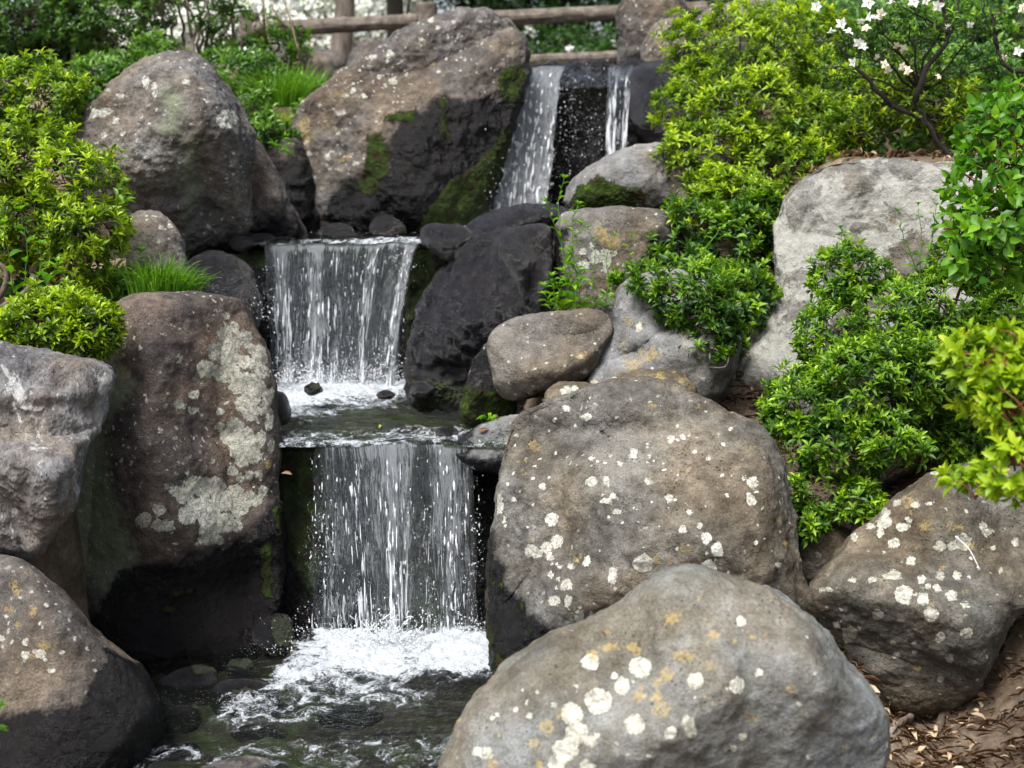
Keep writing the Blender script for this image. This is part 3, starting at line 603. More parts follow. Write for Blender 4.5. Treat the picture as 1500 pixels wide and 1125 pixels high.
gy = np.concatenate([[-300,-80,-20,-6,-2,0,1,2], np.arange(2.6, 11, .045), [11.5,12,13,14,16,20,30,60,150,500,1200]])
X, Yg = np.meshgrid(gx, gy); Z = np.concatenate([ground_z(X[i], Yg[i])[None] for i in range(len(gy))])
pp = np.stack([X.ravel(), Yg.ravel(), Z.ravel()], 1)
pp[:, 2] += .035*fbm(pp*np.array([2.2, 2.2, 0]), 5, 3)*(np.abs(pp[:, 0]) < 6)
nx, ny = len(gx), len(gy); I = (np.arange(ny-1)[:, None]*nx+np.arange(nx-1)[None]).ravel()
m, nt = new_mat('soil'); N = NT(nt); co = N.n('TexCoord').outputs['Object']
g = N.ramp(N.noise(co, 9, 9, .72, .4), [(.3, (.09, .058, .04)), (.45, (.18, .135, .095)), (.58, (.29, .225, .165)), (.72, (.46, .36, .26))])
g = N.mix(.7, g, N.ramp(N.noise(co, 95, 5, .8), [(.3, (.45, .42, .4)), (.6, (1.3, 1.25, 1.2))]), 'MULTIPLY')
pz = N.n('SeparateXYZ', {0: co})
wetg = N.step(N.noise(co, 1.3, 3, .5), .5, .6)
g = N.mix(N.math('MULTIPLY', wetg, .5), g, N.mix(1.0, g, (.55, .6, .5), 'MULTIPLY'))
bp = N.n('Bump', {'Height': N.math('ADD', N.noise(co, 40, 8, .8), N.math('MULTIPLY', N.noise(co, 140, 4, .8), .5)), 'Strength': 1.0, 'Distance': .02})
N.out(N.n('BsdfPrincipled', {'Base Color': g, 'Roughness': .92, 'Normal': bp.outputs[0], 'Specular IOR Level': .2}).outputs[0])
tag(mesh_np('ground', pp, np.stack([I, I+1, I+nx+1, I+nx], 1), m), kind='structure')

# stream bed: pebbly brown bottoms under the pools
def bed(name, x0, x1, y0, y1, z, seed, res=.02):
    xs = np.arange(x0, x1, res); ys = np.arange(y0, y1, res); A, B = np.meshgrid(xs, ys)
    q = np.stack([A.ravel(), B.ravel(), np.zeros(A.size)], 1)
    q[:, 2] = z+.022*ridged(q*7, 3, seed)+.02*fbm(q*3, 3, seed)
    n_, k_ = len(xs), len(ys); i = (np.arange(k_-1)[:, None]*n_+np.arange(n_-1)[None]).ravel()
    return tag(mesh_np(name, q, np.stack([i, i+1, i+n_+1, i+n_], 1), MBED), kind='structure')
MBED = simple_material('stream_bed', [(.006, .006, .005), (.03, .027, .017), (.075, .062, .032), (.06, .10, .02), (.17, .15, .08)], 7, .5, .8, .01)
bed('stream_bed', -1.7, .25, 3.0, 4.95, ZL-.085, 5)
bed('stream_bed', -1.25, .35, 4.9, 6.05, ZM-.06, 6)
bed('stream_bed', -1.6, .1, 6.05, 7.4, ZU-.06, 7)

# ------------------------------------------------------------------ water surfaces
def water_material(name, tint, foam_scale=1.0, wave=1.0, gloss=.75):
    m, nt = new_mat(name); N = NT(nt)
    co = N.n('TexCoord').outputs['Object']
    mp = N.n('Mapping'); nt.links.new(co, mp.inputs[0]); mp.inputs['Scale'].default_value = (1.0, 1.7, 1); c2 = mp.outputs[0]
    h = N.math('ADD', N.noise(c2, 16, 4, .6, 1.2), N.math('MULTIPLY', N.noise(c2, 48, 4, .65, .8), .45))
    bp = N.n('Bump', {'Height': h, 'Strength': .9, 'Distance': .025*wave})
    fr = N.n('Fresnel', {'IOR': 1.36, 'Normal': bp.outputs[0]}).outputs[0]
    gl = N.n('BsdfGlossy', {'Color': (.95, .97, 1, 1), 'Roughness': .04, 'Normal': bp.outputs[0]})
    tr = N.n('BsdfTransparent', {'Color': (*tint, 1)})
    w = N.n('MixShader', {0: N.math('MULTIPLY', fr, gloss, True), 1: tr.outputs[0], 2: gl.outputs[0]})
    # foam: broken web of bubbles where the field is high
    wp = N.mix(.06, co, N.noise(co, 9, 3, .6, color=True), 'ADD')
    f1 = N.noise(wp, 11*foam_scale, 9, .72, 1.6)
    f2 = N.n('TexVoronoi', {'Scale': 85*foam_scale, 'Vector': wp}, feature='DISTANCE_TO_EDGE').outputs['Distance']
    fo = N.math('ADD', N.attr('foam'), N.math('MULTIPLY', N.math('SUBTRACT', f1, .5), 2.6))
    fo = N.math('ADD', fo, N.math('MULTIPLY', N.step(f2, .25, .0), .16))
    fm = N.math('MULTIPLY', N.step(fo, .42, 1.0), N.math('ADD', .55, N.math('MULTIPLY', N.step(N.noise(wp, 55, 6, .8, 1.0), .36, .52), .45)))
    fb = N.n('Bump', {'Height': N.math('ADD', N.noise(co, 90, 5, .75), N.math('MULTIPLY', f1, 1.5)), 'Strength': 1.0, 'Distance': .012})
    fs = N.n('BsdfPrincipled', {'Base Color': (.60, .645, .69, 1), 'Roughness': .35, 'Normal': fb.outputs[0]})
    o = N.n('MixShader', {0: fm, 1: w.outputs[0], 2: fs.outputs[0]})
    N.out(o.outputs[0]); return m
def pool(x0, x1, y0, y1, z, foam_polys, amp, seed, mat, res=.008, lip=None, edge=None):
    xs = np.arange(x0, x1, res); ys = np.arange(y0, y1, res); A, B = np.meshgrid(xs, ys)
    q = np.stack([A.ravel(), B.ravel(), np.full(A.size, z)], 1)
    px, py = proj(q); fo = np.full(len(q), -1.0)
    for poly, soft, gain in foam_polys:
        fo = np.maximum(fo, np.clip(gain+poly_sdf(px, py, poly)/soft, -1, gain+.35))
    q0 = q.copy()
    wv = fbm(q0*np.array([5, 9, 0]), 4, seed, .55)
    fz = np.clip(fo+.2, 0, 1.2)
    q[:, 2] += amp*(.45+fz)*wv + fz*.016*np.abs(fbm(q0*np.array([16, 16, 0]), 4, seed+9, .6)) + fz*.012
    n_, k_ = len(xs), len(ys); i = (np.arange(k_-1)[:, None]*n_+np.arange(n_-1)[None]).ravel()
    Fq = np.stack([i, i+1, i+n_+1, i+n_], 1)
    if lip is not None: q[:, 1:] = lip(q, wv)
    return tag(mesh_np('water', q, Fq, mat, attrs={'foam': fo}), kind='structure')
MW = water_material('stream_water', (.42, .47, .36))
MWm = water_material('stream_water_mid', (.55, .64, .42), wave=1.6, gloss=1.15)
pool(-1.7, .3, 2.9, 4.80, ZL, [([(450,940),(560,930),(700,925),(735,950),(735,990),(600,995),(480,998),(420,1020),(385,1020),(410,980)], 45, .5),
                              ([(330,1010),(420,990),(560,985),(640,1010),(620,1045),(520,1040),(430,1075),(340,1080),(300,1060)], 50, .16),
                              ([(640,930),(735,935),(735,985),(640,985)], 25, .9), ([(470,930),(590,930),(600,990),(480,985)], 30, .8),
                              ([(150,1080),(700,1060),(700,1180),(150,1180)], 60, -.05)], .010, 2, MW)
def lip_mid(q, wv):          # the sheet bends down over the brink
    t = np.clip((4.70-q[:, 1])/.05, 0, 1.0); k = t*t; z = q[:, 2]*(1-k)+k*(ZM+.006)-.004*t**2.2; return np.stack([q[:, 1], z], 1)
pool(-1.0, .35, 4.652, 6.1, ZM, [([(390,520),(600,520),(640,545),(610,575),(500,590),(420,605),(395,600)], 22, .75),
                               ([(395,590),(640,570),(600,600),(480,620),(400,625)], 30, .15),
                               ([(400,630),(760,620),(760,665),(400,665)], 30, .12)], .007, 4, MWm, lip=lip_mid)
def lip_up(q, wv):
    t = np.clip((5.96-q[:, 1])/.06, 0, 1.0); z = q[:, 2]-.02*t**2.2; return np.stack([q[:, 1], z], 1)
pool(-1.75, .0, 5.905, 7.3, ZU+.012, [([(345,356),(640,350),(640,368),(345,372)], 8, .25), ([(620,340),(760,320),(760,350),(640,352)], 12, .6)], .005, 6, MW, lip=lip_up)
def lip_top(q, wv):
    t = np.clip((7.78-q[:, 1])/.12, 0, 1.6); z = q[:, 2]-.05*t**2.2; return np.stack([q[:, 1], z], 1)
pool(.05, .98, 7.6, 10.3, ZT+.01, [([(760,90),(990,88),(990,104),(760,106)], 8, -.2)], .006, 8, MW, res=.02, lip=lip_top)

# ------------------------------------------------------------------ waterfalls
def fall_material(name, dens, us, vs, white=.85, off=0.0):
    """a moving sheet of clear water: streaks of white aerated water, clear between"""
    m, nt = new_mat(name); N = NT(nt)
    uv = N.n('TexCoord').outputs['UV']
    mp = N.n('Mapping'); nt.links.new(uv, mp.inputs[0]); mp.inputs['Scale'].default_value = (us, vs, 1); mp.inputs['Location'].default_value = (off, off, 0)
    mp2 = N.n('Mapping'); nt.links.new(uv, mp2.inputs[0]); mp2.inputs['Scale'].default_value = (us*2.6, vs*3.2, 1); mp2.inputs['Location'].default_value = (off*3, off, 0)
    def rid(v, sc, det, dist):
        q = N.noise(v, sc, det, .6, dist); return N.math('SUBTRACT', 1.0, N.math('MULTIPLY', N.math('ABSOLUTE', N.math('SUBTRACT', q, .5)), 7.0))
    s1 = rid(mp.outputs[0], 1.0, 2, 1.4); s2 = rid(mp2.outputs[0], 1.0, 3, 1.2); s3 = N.noise(mp.outputs[0], .7, 6, .7, .6)
    s = N.math('ADD', N.math('ADD', N.math('MULTIPLY', s1, .30), N.math('MULTIPLY', s2, .36)), N.math('MULTIPLY', N.math('SUBTRACT', s3, .5), 2.2))
    fo = N.math('ADD', s, N.math('ADD', N.math('MULTIPLY', N.attr('dens'), 1.5), dens))
    fm = N.math('ADD', N.math('MULTIPLY', N.step(fo, .46, .66), .85), N.math('ADD', N.math('MULTIPLY', N.step(fo, .05, .4), .07), N.math('MULTIPLY', N.step(fo, .7, 1.0), .08)))
    fm = N.math('MULTIPLY', fm, N.math('ADD', .16, N.math('MULTIPLY', N.step(N.math('ADD', N.math('MULTIPLY', s1, .45), N.math('ADD', N.math('MULTIPLY', s2, .6), N.math('MULTIPLY', N.attr('dens'), .8))), -.05, .5), .84)))
    bp = N.n('Bump', {'Height': s, 'Strength': 1.0, 'Distance': .05})
    fr = N.n('Fresnel', {'IOR': 1.5, 'Normal': bp.outputs[0]}).outputs[0]
    gl = N.n('BsdfGlossy', {'Color': (.95, .97, 1, 1), 'Roughness': .08, 'Normal': bp.outputs[0]})
    tr = N.n('BsdfTransparent', {'Color': (.93, .95, .95, 1)})
    w = N.n('MixShader', {0: N.math('MULTIPLY', fr, .22), 1: tr.outputs[0], 2: gl.outputs[0]})
    fs = N.n('BsdfPrincipled', {'Base Color': (.90, .95, 1.0, 1), 'Roughness': .2, 'Normal': bp.outputs[0]})
    tl = N.n('BsdfTranslucent', {'Color': (.8, .84, .88, 1)})
    ws = N.n('MixShader', {0: .3, 1: fs.outputs[0], 2: tl.outputs[0]})
    al = N.math('MULTIPLY', fm, white)
    o = N.n('MixShader', {0: al, 1: w.outputs[0], 2: ws.outputs[0]})
    N.out(o.outputs[0]); return m
def white_water(name):
    m, nt = new_mat(name); N = NT(nt)
    co = N.n('TexCoord').outputs['Object']
    bp = N.n('Bump', {'Height': N.noise(co, 90, 3, .6), 'Strength': .6, 'Distance': .01})
    pb = N.n('BsdfPrincipled', {'Base Color': (.85, .88, .92, 1), 'Roughness': .12, 'Normal': bp.outputs[0], 'Specular IOR Level': .8})
    tr = N.n('BsdfTransparent', {'Color': (1, 1, 1, 1)})
    N.out(N.n('MixShader', {0: .62, 1: tr.outputs[0], 2: pb.outputs[0]}).outputs[0]); return m
MSTR = white_water('falling_water'); MDROP = white_water('water_drops')
_oc = norm(np.array([[1,0,0],[-1,0,0],[0,1,0],[0,-1,0],[0,0,1],[0,0,-1.0]])); _of = np.array([[0,2,4],[2,1,4],[1,3,4],[3,0,4],[2,0,5],[1,2,5],[3,1,5],[0,3,5]])
_i1 = None
def drops(pts, rad, stretch):
    V0, F0 = ico(1); n = len(pts)
    V = pts[:, None]+V0[None]*rad[:, None, None]*np.stack([np.ones(n), np.ones(n), stretch], 1)[:, None]
    Fo = (F0[None]+(np.arange(n)*len(V0))[:, None, None]).reshape(-1, 3)
    return V.reshape(-1, 3), Fo
def fall_surf(lip, base, throw):
    """lip, base: lists of world points from left to right. returns f(u,v) -> xyz along free-fall arcs"""
    lip = np.array(lip); base = np.array(base); kl = np.linspace(0, 1, len(lip)); kb = np.linspace(0, 1, len(base))
    def f(u, v):
        A = np.stack([np.interp(u, kl, lip[:, i]) for i in range(3)], -1)
        B = np.stack([np.interp(u, kb, base[:, i]) for i in range(3)], -1)
        s = np.sqrt(np.clip(v, 0, 1.2))                    # time along the arc
        out = np.empty(A.shape)
        out[..., 0] = A[..., 0]+(B[..., 0]-A[..., 0])*s
        out[..., 1] = A[..., 1]+(B[..., 1]-A[..., 1])*s
        out[..., 2] = A[..., 2]+(B[..., 2]-A[..., 2])*v
        return out
    return f
def waterfall(name, label, lip, base, seed, sheets, strand_groups, n_drops, splash, nu=160, nv=260, rough=.016, clusters=None, arcs=()):
    rng = np.random.RandomState(seed); f = fall_surf(lip, base, 0)
    bn = lambda u: 0.10*perlin(np.stack([u*8+.3, u*0+.2, u*0+.5], 1), seed)+.09*perlin(np.stack([u*27, u*0, u*0+.5], 1), seed+3)
    c0 = np.mean(np.array(base), 0); root = empty(name, c0); tag(root, label, 'waterfall', 'waterfalls of the cascade')
    wid = np.linalg.norm(np.array(lip[-1])-np.array(lip[0])); hei = abs(np.mean(np.array(lip)[:, 2])-c0[2])
    for si, (mat, u0, u1, yoff, dfun) in enumerate(sheets):
        U, Vv = np.meshgrid(np.linspace(u0, u1, nu), np.linspace(0, 1.02, nv)); U = U.ravel(); Vv = Vv.ravel()
        q = f(U, Vv); nq = np.stack([U*wid*9, np.sqrt(Vv)*hei*3.5, np.full(len(U), si*5.0)], 1)
        amp = rough*(.25+1.2*Vv)
        q[:, 1] -= amp*fbm(nq, 4, seed+si, .6)*1.6-yoff; q[:, 0] += amp*.8*fbm(nq*1.4, 4, seed+si+30, .6)
        if si == 0: q[:, 2] += .004*(1-Vv)
        i = (np.arange(nv-1)[:, None]*nu+np.arange(nu-1)[None]).ravel()
        uvw = np.stack([U*wid*10, Vv*hei*10], 1)
        mesh_np('water_sheet', q, np.stack([i, i+1, i+nu+1, i+nu], 1), mat, root, attrs={'dens': dfun(np.clip(U+.05*perlin(np.stack([Vv*5, U*1.5, U*0], 1), seed+21)*(.3+Vv), 0, 1), Vv)+bn(U+.05*perlin(np.stack([Vv*2.5, U*4, U*0], 1), seed+11))*(1.25-.3*Vv)+.10*fbm(np.stack([U*wid*14, Vv*hei*6, U*0+si], 1), 3, seed+5)}, uv=uvw)
    # strands: many separate threads and broken runs of water
    lines = []
    for (uc, us, cnt, r0, r1, l0, l1, v0) in strand_groups:
        for _ in range(cnt):
            for _t in range(6):
                u = uc+rng.uniform(-us, us)
                if bn(np.array([u]))[0] > .05*rng.normal()+.01: break
            s = v0+(1-v0)*rng.rand()**.8; ln = rng.uniform(l0, l1)*(.4+.9*s); e = min(1.0, s+ln)
            if e-s < .02: continue
            K = max(5, int((e-s)*26)); v = np.linspace(s, e, K); ph = rng.uniform(0, 9)
            du = .007*np.sin(v*rng.uniform(3, 10)+ph)*(v+.2)+.0012*rng.normal(size=K)*v
            q = f(np.full(K, u)+du, v); q[:, 1] -= rng.uniform(0, .03)+.006*np.sin(v*25+ph)
            rr = rng.uniform(r0, r1)*np.sin(np.linspace(.08, math.pi-.08, K))**.6*(1+.45*np.sin(v*rng.uniform(40, 90)+ph))
            lines.append((q, np.maximum(rr, .0003)))
    for (bx, by, bz, spread, cnt, vz, r1) in arcs:      # splash: short arcs thrown up and outwards from the foot
        for _ in range(cnt):
            x0 = bx+rng.uniform(-spread, spread); az = rng.uniform(0, 6.28); sp = rng.uniform(.15, .55); vv_ = vz*rng.uniform(.3, 1.0); tt = np.linspace(0, rng.uniform(.35, 1.0), 9)*vv_*2/9.8
            t0 = rng.uniform(0, .6)*tt[-1]; tt = t0*.8+tt*rng.uniform(.10, .25)
            q = np.stack([x0+math.cos(az)*sp*tt*1.6, by-abs(math.sin(az))*sp*tt*1.2-.02+rng.normal()*.02+0*tt, bz+vv_*tt-4.9*tt**2], 1)
            lines.append((q, rng.uniform(.0005, r1*.8)*np.sin(np.linspace(.15, math.pi-.15, 9))**.7+.0002))
    V, T = tubes(lines, 5); tag(mesh_np('water_strands', V, T, MSTR, root), kind='stuff')
    # drops
    u = rng.uniform(-.05, 1.05, n_drops*4); kp = bn(np.clip(u, 0, 1))+.10*fbm(np.stack([u*wid*20, rng.rand(len(u))*3, u*0], 1), 2, seed) > rng.normal(size=len(u))*.05+.02; u = u[kp][:n_drops]; n_drops = len(u); v = rng.rand(n_drops)**.7
    if clusters is not None: u = np.array([clusters(rng) for _ in range(n_drops)])
    q = f(np.clip(u, 0, 1), v); q[:, 0] += np.where(u > 1, (u-1)*wid, np.where(u < 0, u*wid, 0))+rng.normal(size=n_drops)*.006; q[:, 1] -= rng.uniform(-.01, .07, n_drops)*(v+.2)
    rad = .0005+.0020*rng.rand(n_drops)**4; D1 = [q]; R1 = [rad]; S1 = [rng.uniform(1.3, 5.5, n_drops)]
    for (px, py, Y, sx, sy, cnt) in splash:
        k = np.stack([P(px+sx*rng.normal(), py-sy*abs(rng.normal()), Y+rng.normal()*.05) for _ in range(cnt)]); D1.append(k); R1.append(.0006+.0026*rng.rand(cnt)**4); S1.append(rng.uniform(.8, 1.6, cnt))
    V, T = drops(np.concatenate(D1), np.concatenate(R1), np.concatenate(S1)); tag(mesh_np('spray', V, T, MDROP, root), kind='stuff')
    return root

def bandf(bands, base=-.25, vgain=0.0):
    """density over u: list of (centre, halfwidth, gain)"""
    def g(U, Vv):
        d = np.full(len(U), base)
        for c, h, gn in bands: d = np.maximum(d, base+(gn-base)*np.exp(-((U-c)/h)**4))
        edge = np.minimum(np.clip(U/.03, 0, 1), np.clip((1-U)/.03, 0, 1))
        return d*1.0+vgain*(Vv-.5)-(1-edge)*.5
    return g
def PL(px, Y, z):
    p = P(px, 600, Y); p[0] = p[0]*1.0; p[2] = z; return p
def BA(px, Y, z):      # a point at depth Y and height z whose column is px
    dep = (np.array([0, Y, z])-CAM)@FW; return np.array([(px-750)/F*dep, Y, z])
yl = 4.66
def gb(x, c, h): return np.exp(-((x-c)/h)**4)
def lower_dens(U, Vv):
    d = -.42+.0*U
    d = np.maximum(d, -.42+.42*gb(U, .36, .20)*(1-.25*gb(Vv, .8, .2)))
    d = np.maximum(d, -.42+.60*gb(U, .41, .035))
    d = np.maximum(d, -.42+.30*gb(U, .13, .10)*(.6+.4*Vv))
    d = np.maximum(d, -.42+.44*gb(U, .84, .17)*(1-.35*np.clip(Vv*1.3-.3, 0, 1)))
    d = np.maximum(d, -.42+.42*gb(U, .72, .06)*gb(Vv, .3, .35))
    d = d-.30*gb(U, .585+.02*Vv, .075)*np.clip(Vv*2.2-.1, 0, 1)-.12*gb(U, .23, .04)
    return d-(1-np.minimum(np.clip(U/.07, 0, 1), np.clip((1-U)/.05, 0, 1)))*.45+.10*gb(Vv, 0, .06)
def mid_dens(U, Vv):
    d = -.40+.0*U
    for c, h, g in ((.09, .055, .60), (.30, .06, .55), (.42, .03, .40), (.62, .05, .40), (.93-.06*0, .075, .62)): d = np.maximum(d, -.40+g*gb(U, c, h))
    d = np.maximum(d, -.40+.26*gb(U, .5, .5)); return d+.35*gb(Vv, 0, .05)-(1-np.minimum(np.clip(U/.03, 0, 1), np.clip((1-U)/.03, 0, 1)))*.3
def top_dens(U, Vv): return -.02+.12*Vv-(1-np.minimum(np.clip(U/.06, 0, 1), np.clip((1-U)/.06, 0, 1)))*.35
waterfall('waterfall', 'wide lower waterfall splashing between the lichen-mapped boulder and the tan boulder',
          [BA(462,yl,ZM-.004),BA(520,yl,ZM-.002),BA(600,yl-.01,ZM+.012),BA(640,yl,ZM+.004),BA(692,yl,ZM-.002)], [BA(458,yl-.06,.0),BA(540,yl-.11,.0),BA(600,yl-.10,.0),BA(650,yl-.07,.0),BA(698,yl-.06,.0)], 11,
          [(fall_material('fall_sheet', .16, 20, .8, 1), 0, 1, 0, lower_dens),
           (fall_material('fall_sheet_inner', .16, 10, 2.2, .95, 5.3), .02, .98, .03, lambda U, Vv: lower_dens(U, Vv)-.12)],
          [(.34,.15,40,.0006,.0022,.03,.25,0), (.40,.05,30,.0012,.0036,.03,.2,0), (.85,.12,50,.001,.0036,.02,.12,0), (.22,.03,26,.0008,.003,.03,.2,0), (.1,.1,34,.0008,.0020,.02,.12,.1), (.62,.03,6,.0007,.0016,.03,.2,.2), (.40,.012,5,.002,.0032,.5,.7,0)],
          500, [(500,950,4.5,60,22,900),(580,945,4.4,40,36,700),(680,950,4.5,30,26,800),(440,960,4.45,40,14,500),(620,960,4.4,60,12,500),(470,830,4.5,14,60,160),(695,850,4.5,8,80,120)],
          arcs=[(-.45,4.50,.0,.14,300,1.25,.0028),(-.42,4.46,.02,.06,160,1.5,.003),(-.15,4.52,.0,.06,150,1.0,.0026)])
ym = 5.92
waterfall('waterfall', 'middle waterfall of thin separate streams dropping from the mossy ledge into bright foam',
          [BA(385,ym,ZU+.004),BA(450,ym,ZU+.004),BA(520,ym,ZU+.008),BA(590,ym,ZU+.016),BA(618,ym,ZU+.012)], [BA(398,ym-.05,ZM),BA(450,ym-.07,ZM),BA(510,ym-.07,ZM),BA(552,ym-.07,ZM),BA(580,ym-.06,ZM)], 12,
          [(fall_material('fall_sheet_mid', .08, 16, 1.0, 1, 2.0), 0, 1, 0, mid_dens),
           (fall_material('fall_sheet_mid_inner', .0, 10, 1.0, .6, 9.0), 0, 1, .025, lambda U, Vv: mid_dens(U, Vv)-.12)],
          [(.10,.05,40,.001,.003,.05,.3,0),(.30,.05,34,.001,.004,.04,.25,0),(.40,.02,16,.001,.003,.05,.3,0),(.62,.03,30,.0009,.0028,.04,.25,0),(.92,.06,40,.0012,.0045,.03,.18,0),(.5,.5,70,.0006,.0018,.02,.12,0)],
          500, [(430,560,5.6,22,30,400),(500,560,5.6,50,18,500),(570,556,5.6,26,16,300),(390,470,5.65,10,40,160),(590,400,5.7,20,30,60),(440,560,5.7,40,16,900),(520,560,5.7,42,16,900)],
          arcs=[(-.85,5.80,ZM,.12,260,1.1,.003),(-.65,5.80,ZM,.14,220,.95,.003),(-.95,5.82,ZM,.05,80,1.6,.0024)])
yt = 7.6
waterfall('waterfall', 'upper waterfall fanning out to the left beside the giant boulder',
          [P(762,104,yt),P(795,98,yt),P(830,98,yt)], [P(696,330,yt-.45),P(745,332,yt-.5),P(802,325,yt-.42)], 13,
          [(fall_material('fall_sheet_top', .55, 13, 1.4, .95, 3.0), 0, 1, 0, top_dens),
           (fall_material('fall_sheet_top_inner', .12, 12, 1.2, .8, 12.0), .05, .95, .04, lambda U, Vv: top_dens(U, Vv)-.08)],
          [(.5,.48,420,.0012,.0062,.015,.09,0)], 700, [(700,325,7.0,26,22,300),(760,320,7.0,30,16,300),(720,290,7.0,16,50,200)])
waterfall('waterfall', 'narrow right-hand strand of the upper waterfall in front of the black rock wall',
          [P(892,98,yt),P(912,97,yt),P(932,96,yt)], [P(886,300,yt-.3),P(900,300,yt-.3),P(912,300,yt-.3)], 14,
          [(fall_material('fall_sheet_side', .04, 9, 1.4, .8, 7.0), 0, 1, 0, lambda U, Vv: -.3+.34*gb(U, .2, .22)+.28*gb(U, .86, .14))],
          [(.2,.2,60,.0012,.0036,.06,.3,0),(.85,.12,36,.001,.003,.1,.4,0),(.5,.4,20,.001,.002,.05,.2,0)], 250, [(860,230,7.35,22,60,260),(840,260,7.3,26,50,200),(835,180,7.35,5,60,90)], nu=60)

# ------------------------------------------------------------------ vegetation helpers
LT8 = np.array([[0,0,0],[.33,-.42,.05],[.33,.42,.05],[.33,0,0],[.68,-.40,.03],[.68,.40,.03],[.68,0,-.03],[1,0,-.10]])
LF8 = np.array([[0,3,1],[0,2,3],[1,3,6],[1,6,4],[3,2,5],[3,5,6],[4,6,7],[6,5,7]])
LT4 = np.array([[0,0,0],[.5,-.5,.04],[.5,.5,.04],[1,0,-.08]]); LF4 = np.array([[0,3,1],[0,2,3]])
def leaf_mesh(B, D, U, L, W, lv, curl=1.0, tmpl=8):
    T, TF = (LT8, LF8) if tmpl == 8 else (LT4, LF4)
    D = norm(D); S = norm(np.cross(D, U)); U = np.cross(S, D); n = len(B)
    V = (B[:, None]+D[:, None]*(T[None, :, 0:1]*L[:, None, None])+S[:, None]*(T[None, :, 1:2]*W[:, None, None])+U[:, None]*(T[None, :, 2:3]*curl*L[:, None, None]*2.0))
    Fo = (TF[None]+(np.arange(n)*len(T))[:, None, None]).reshape(-1, 3)
    return V.reshape(-1, 3), Fo, np.repeat(lv, len(T))
def rosettes(Pt, Dr, k, L, W, rng, lvb, a0=25, a1=85, tmpl=8, old=.42, jit=.25):
    """k leaves round each shoot tip: upright young ones in the middle, older spreading ones below"""
    n = len(Pt); Dr = norm(Dr); ref = np.where(np.abs(Dr[:, 2:3]) < .9, np.array([[0, 0, 1.0]]), np.array([[1.0, 0, 0]]))
    A = norm(np.cross(Dr, ref)); Bv = np.cross(Dr, A)
    idx = np.repeat(np.arange(n), k); j = np.tile(np.arange(k), n)
    az = j*2.39996+rng.uniform(0, 6.28, n)[idx]+rng.normal(size=n*k)*.25
    fr = j/(max(1, k-1)); el = np.radians(a0+(a1-a0)*fr+rng.normal(size=n*k)*9)
    d = Dr[idx]*np.cos(el)[:, None]+(A[idx]*np.cos(az)[:, None]+Bv[idx]*np.sin(az)[:, None])*np.sin(el)[:, None]
    sc = (1-jit+2*jit*rng.rand(n*k))*(.62+.38*np.sin(np.clip(fr*1.3+.25, 0, 1.57)))
    base = Pt[idx]-Dr[idx]*(fr*L*.45)[:, None]
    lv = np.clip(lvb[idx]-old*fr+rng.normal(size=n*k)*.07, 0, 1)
    up = Dr[idx]+rng.normal(size=(n*k, 3))*.15
    return leaf_mesh(base, d, up, L*sc, W*sc, lv, 1.0, tmpl)
def merge(parts):
    VV, FF, LL = [], [], []; off = 0
    for V, Fa, l in parts:
        VV.append(V); FF.append(Fa+off); LL.append(l); off += len(V)
    return np.concatenate(VV), np.concatenate(FF), np.concatenate(LL)
def lobe(px, py, Y, rx, ry, dz=1.0):
    c = P(px, py, Y); s = Y/F*1.01; return (c, np.array([rx*s, (rx+ry)*.5*s*dz, ry*s]))
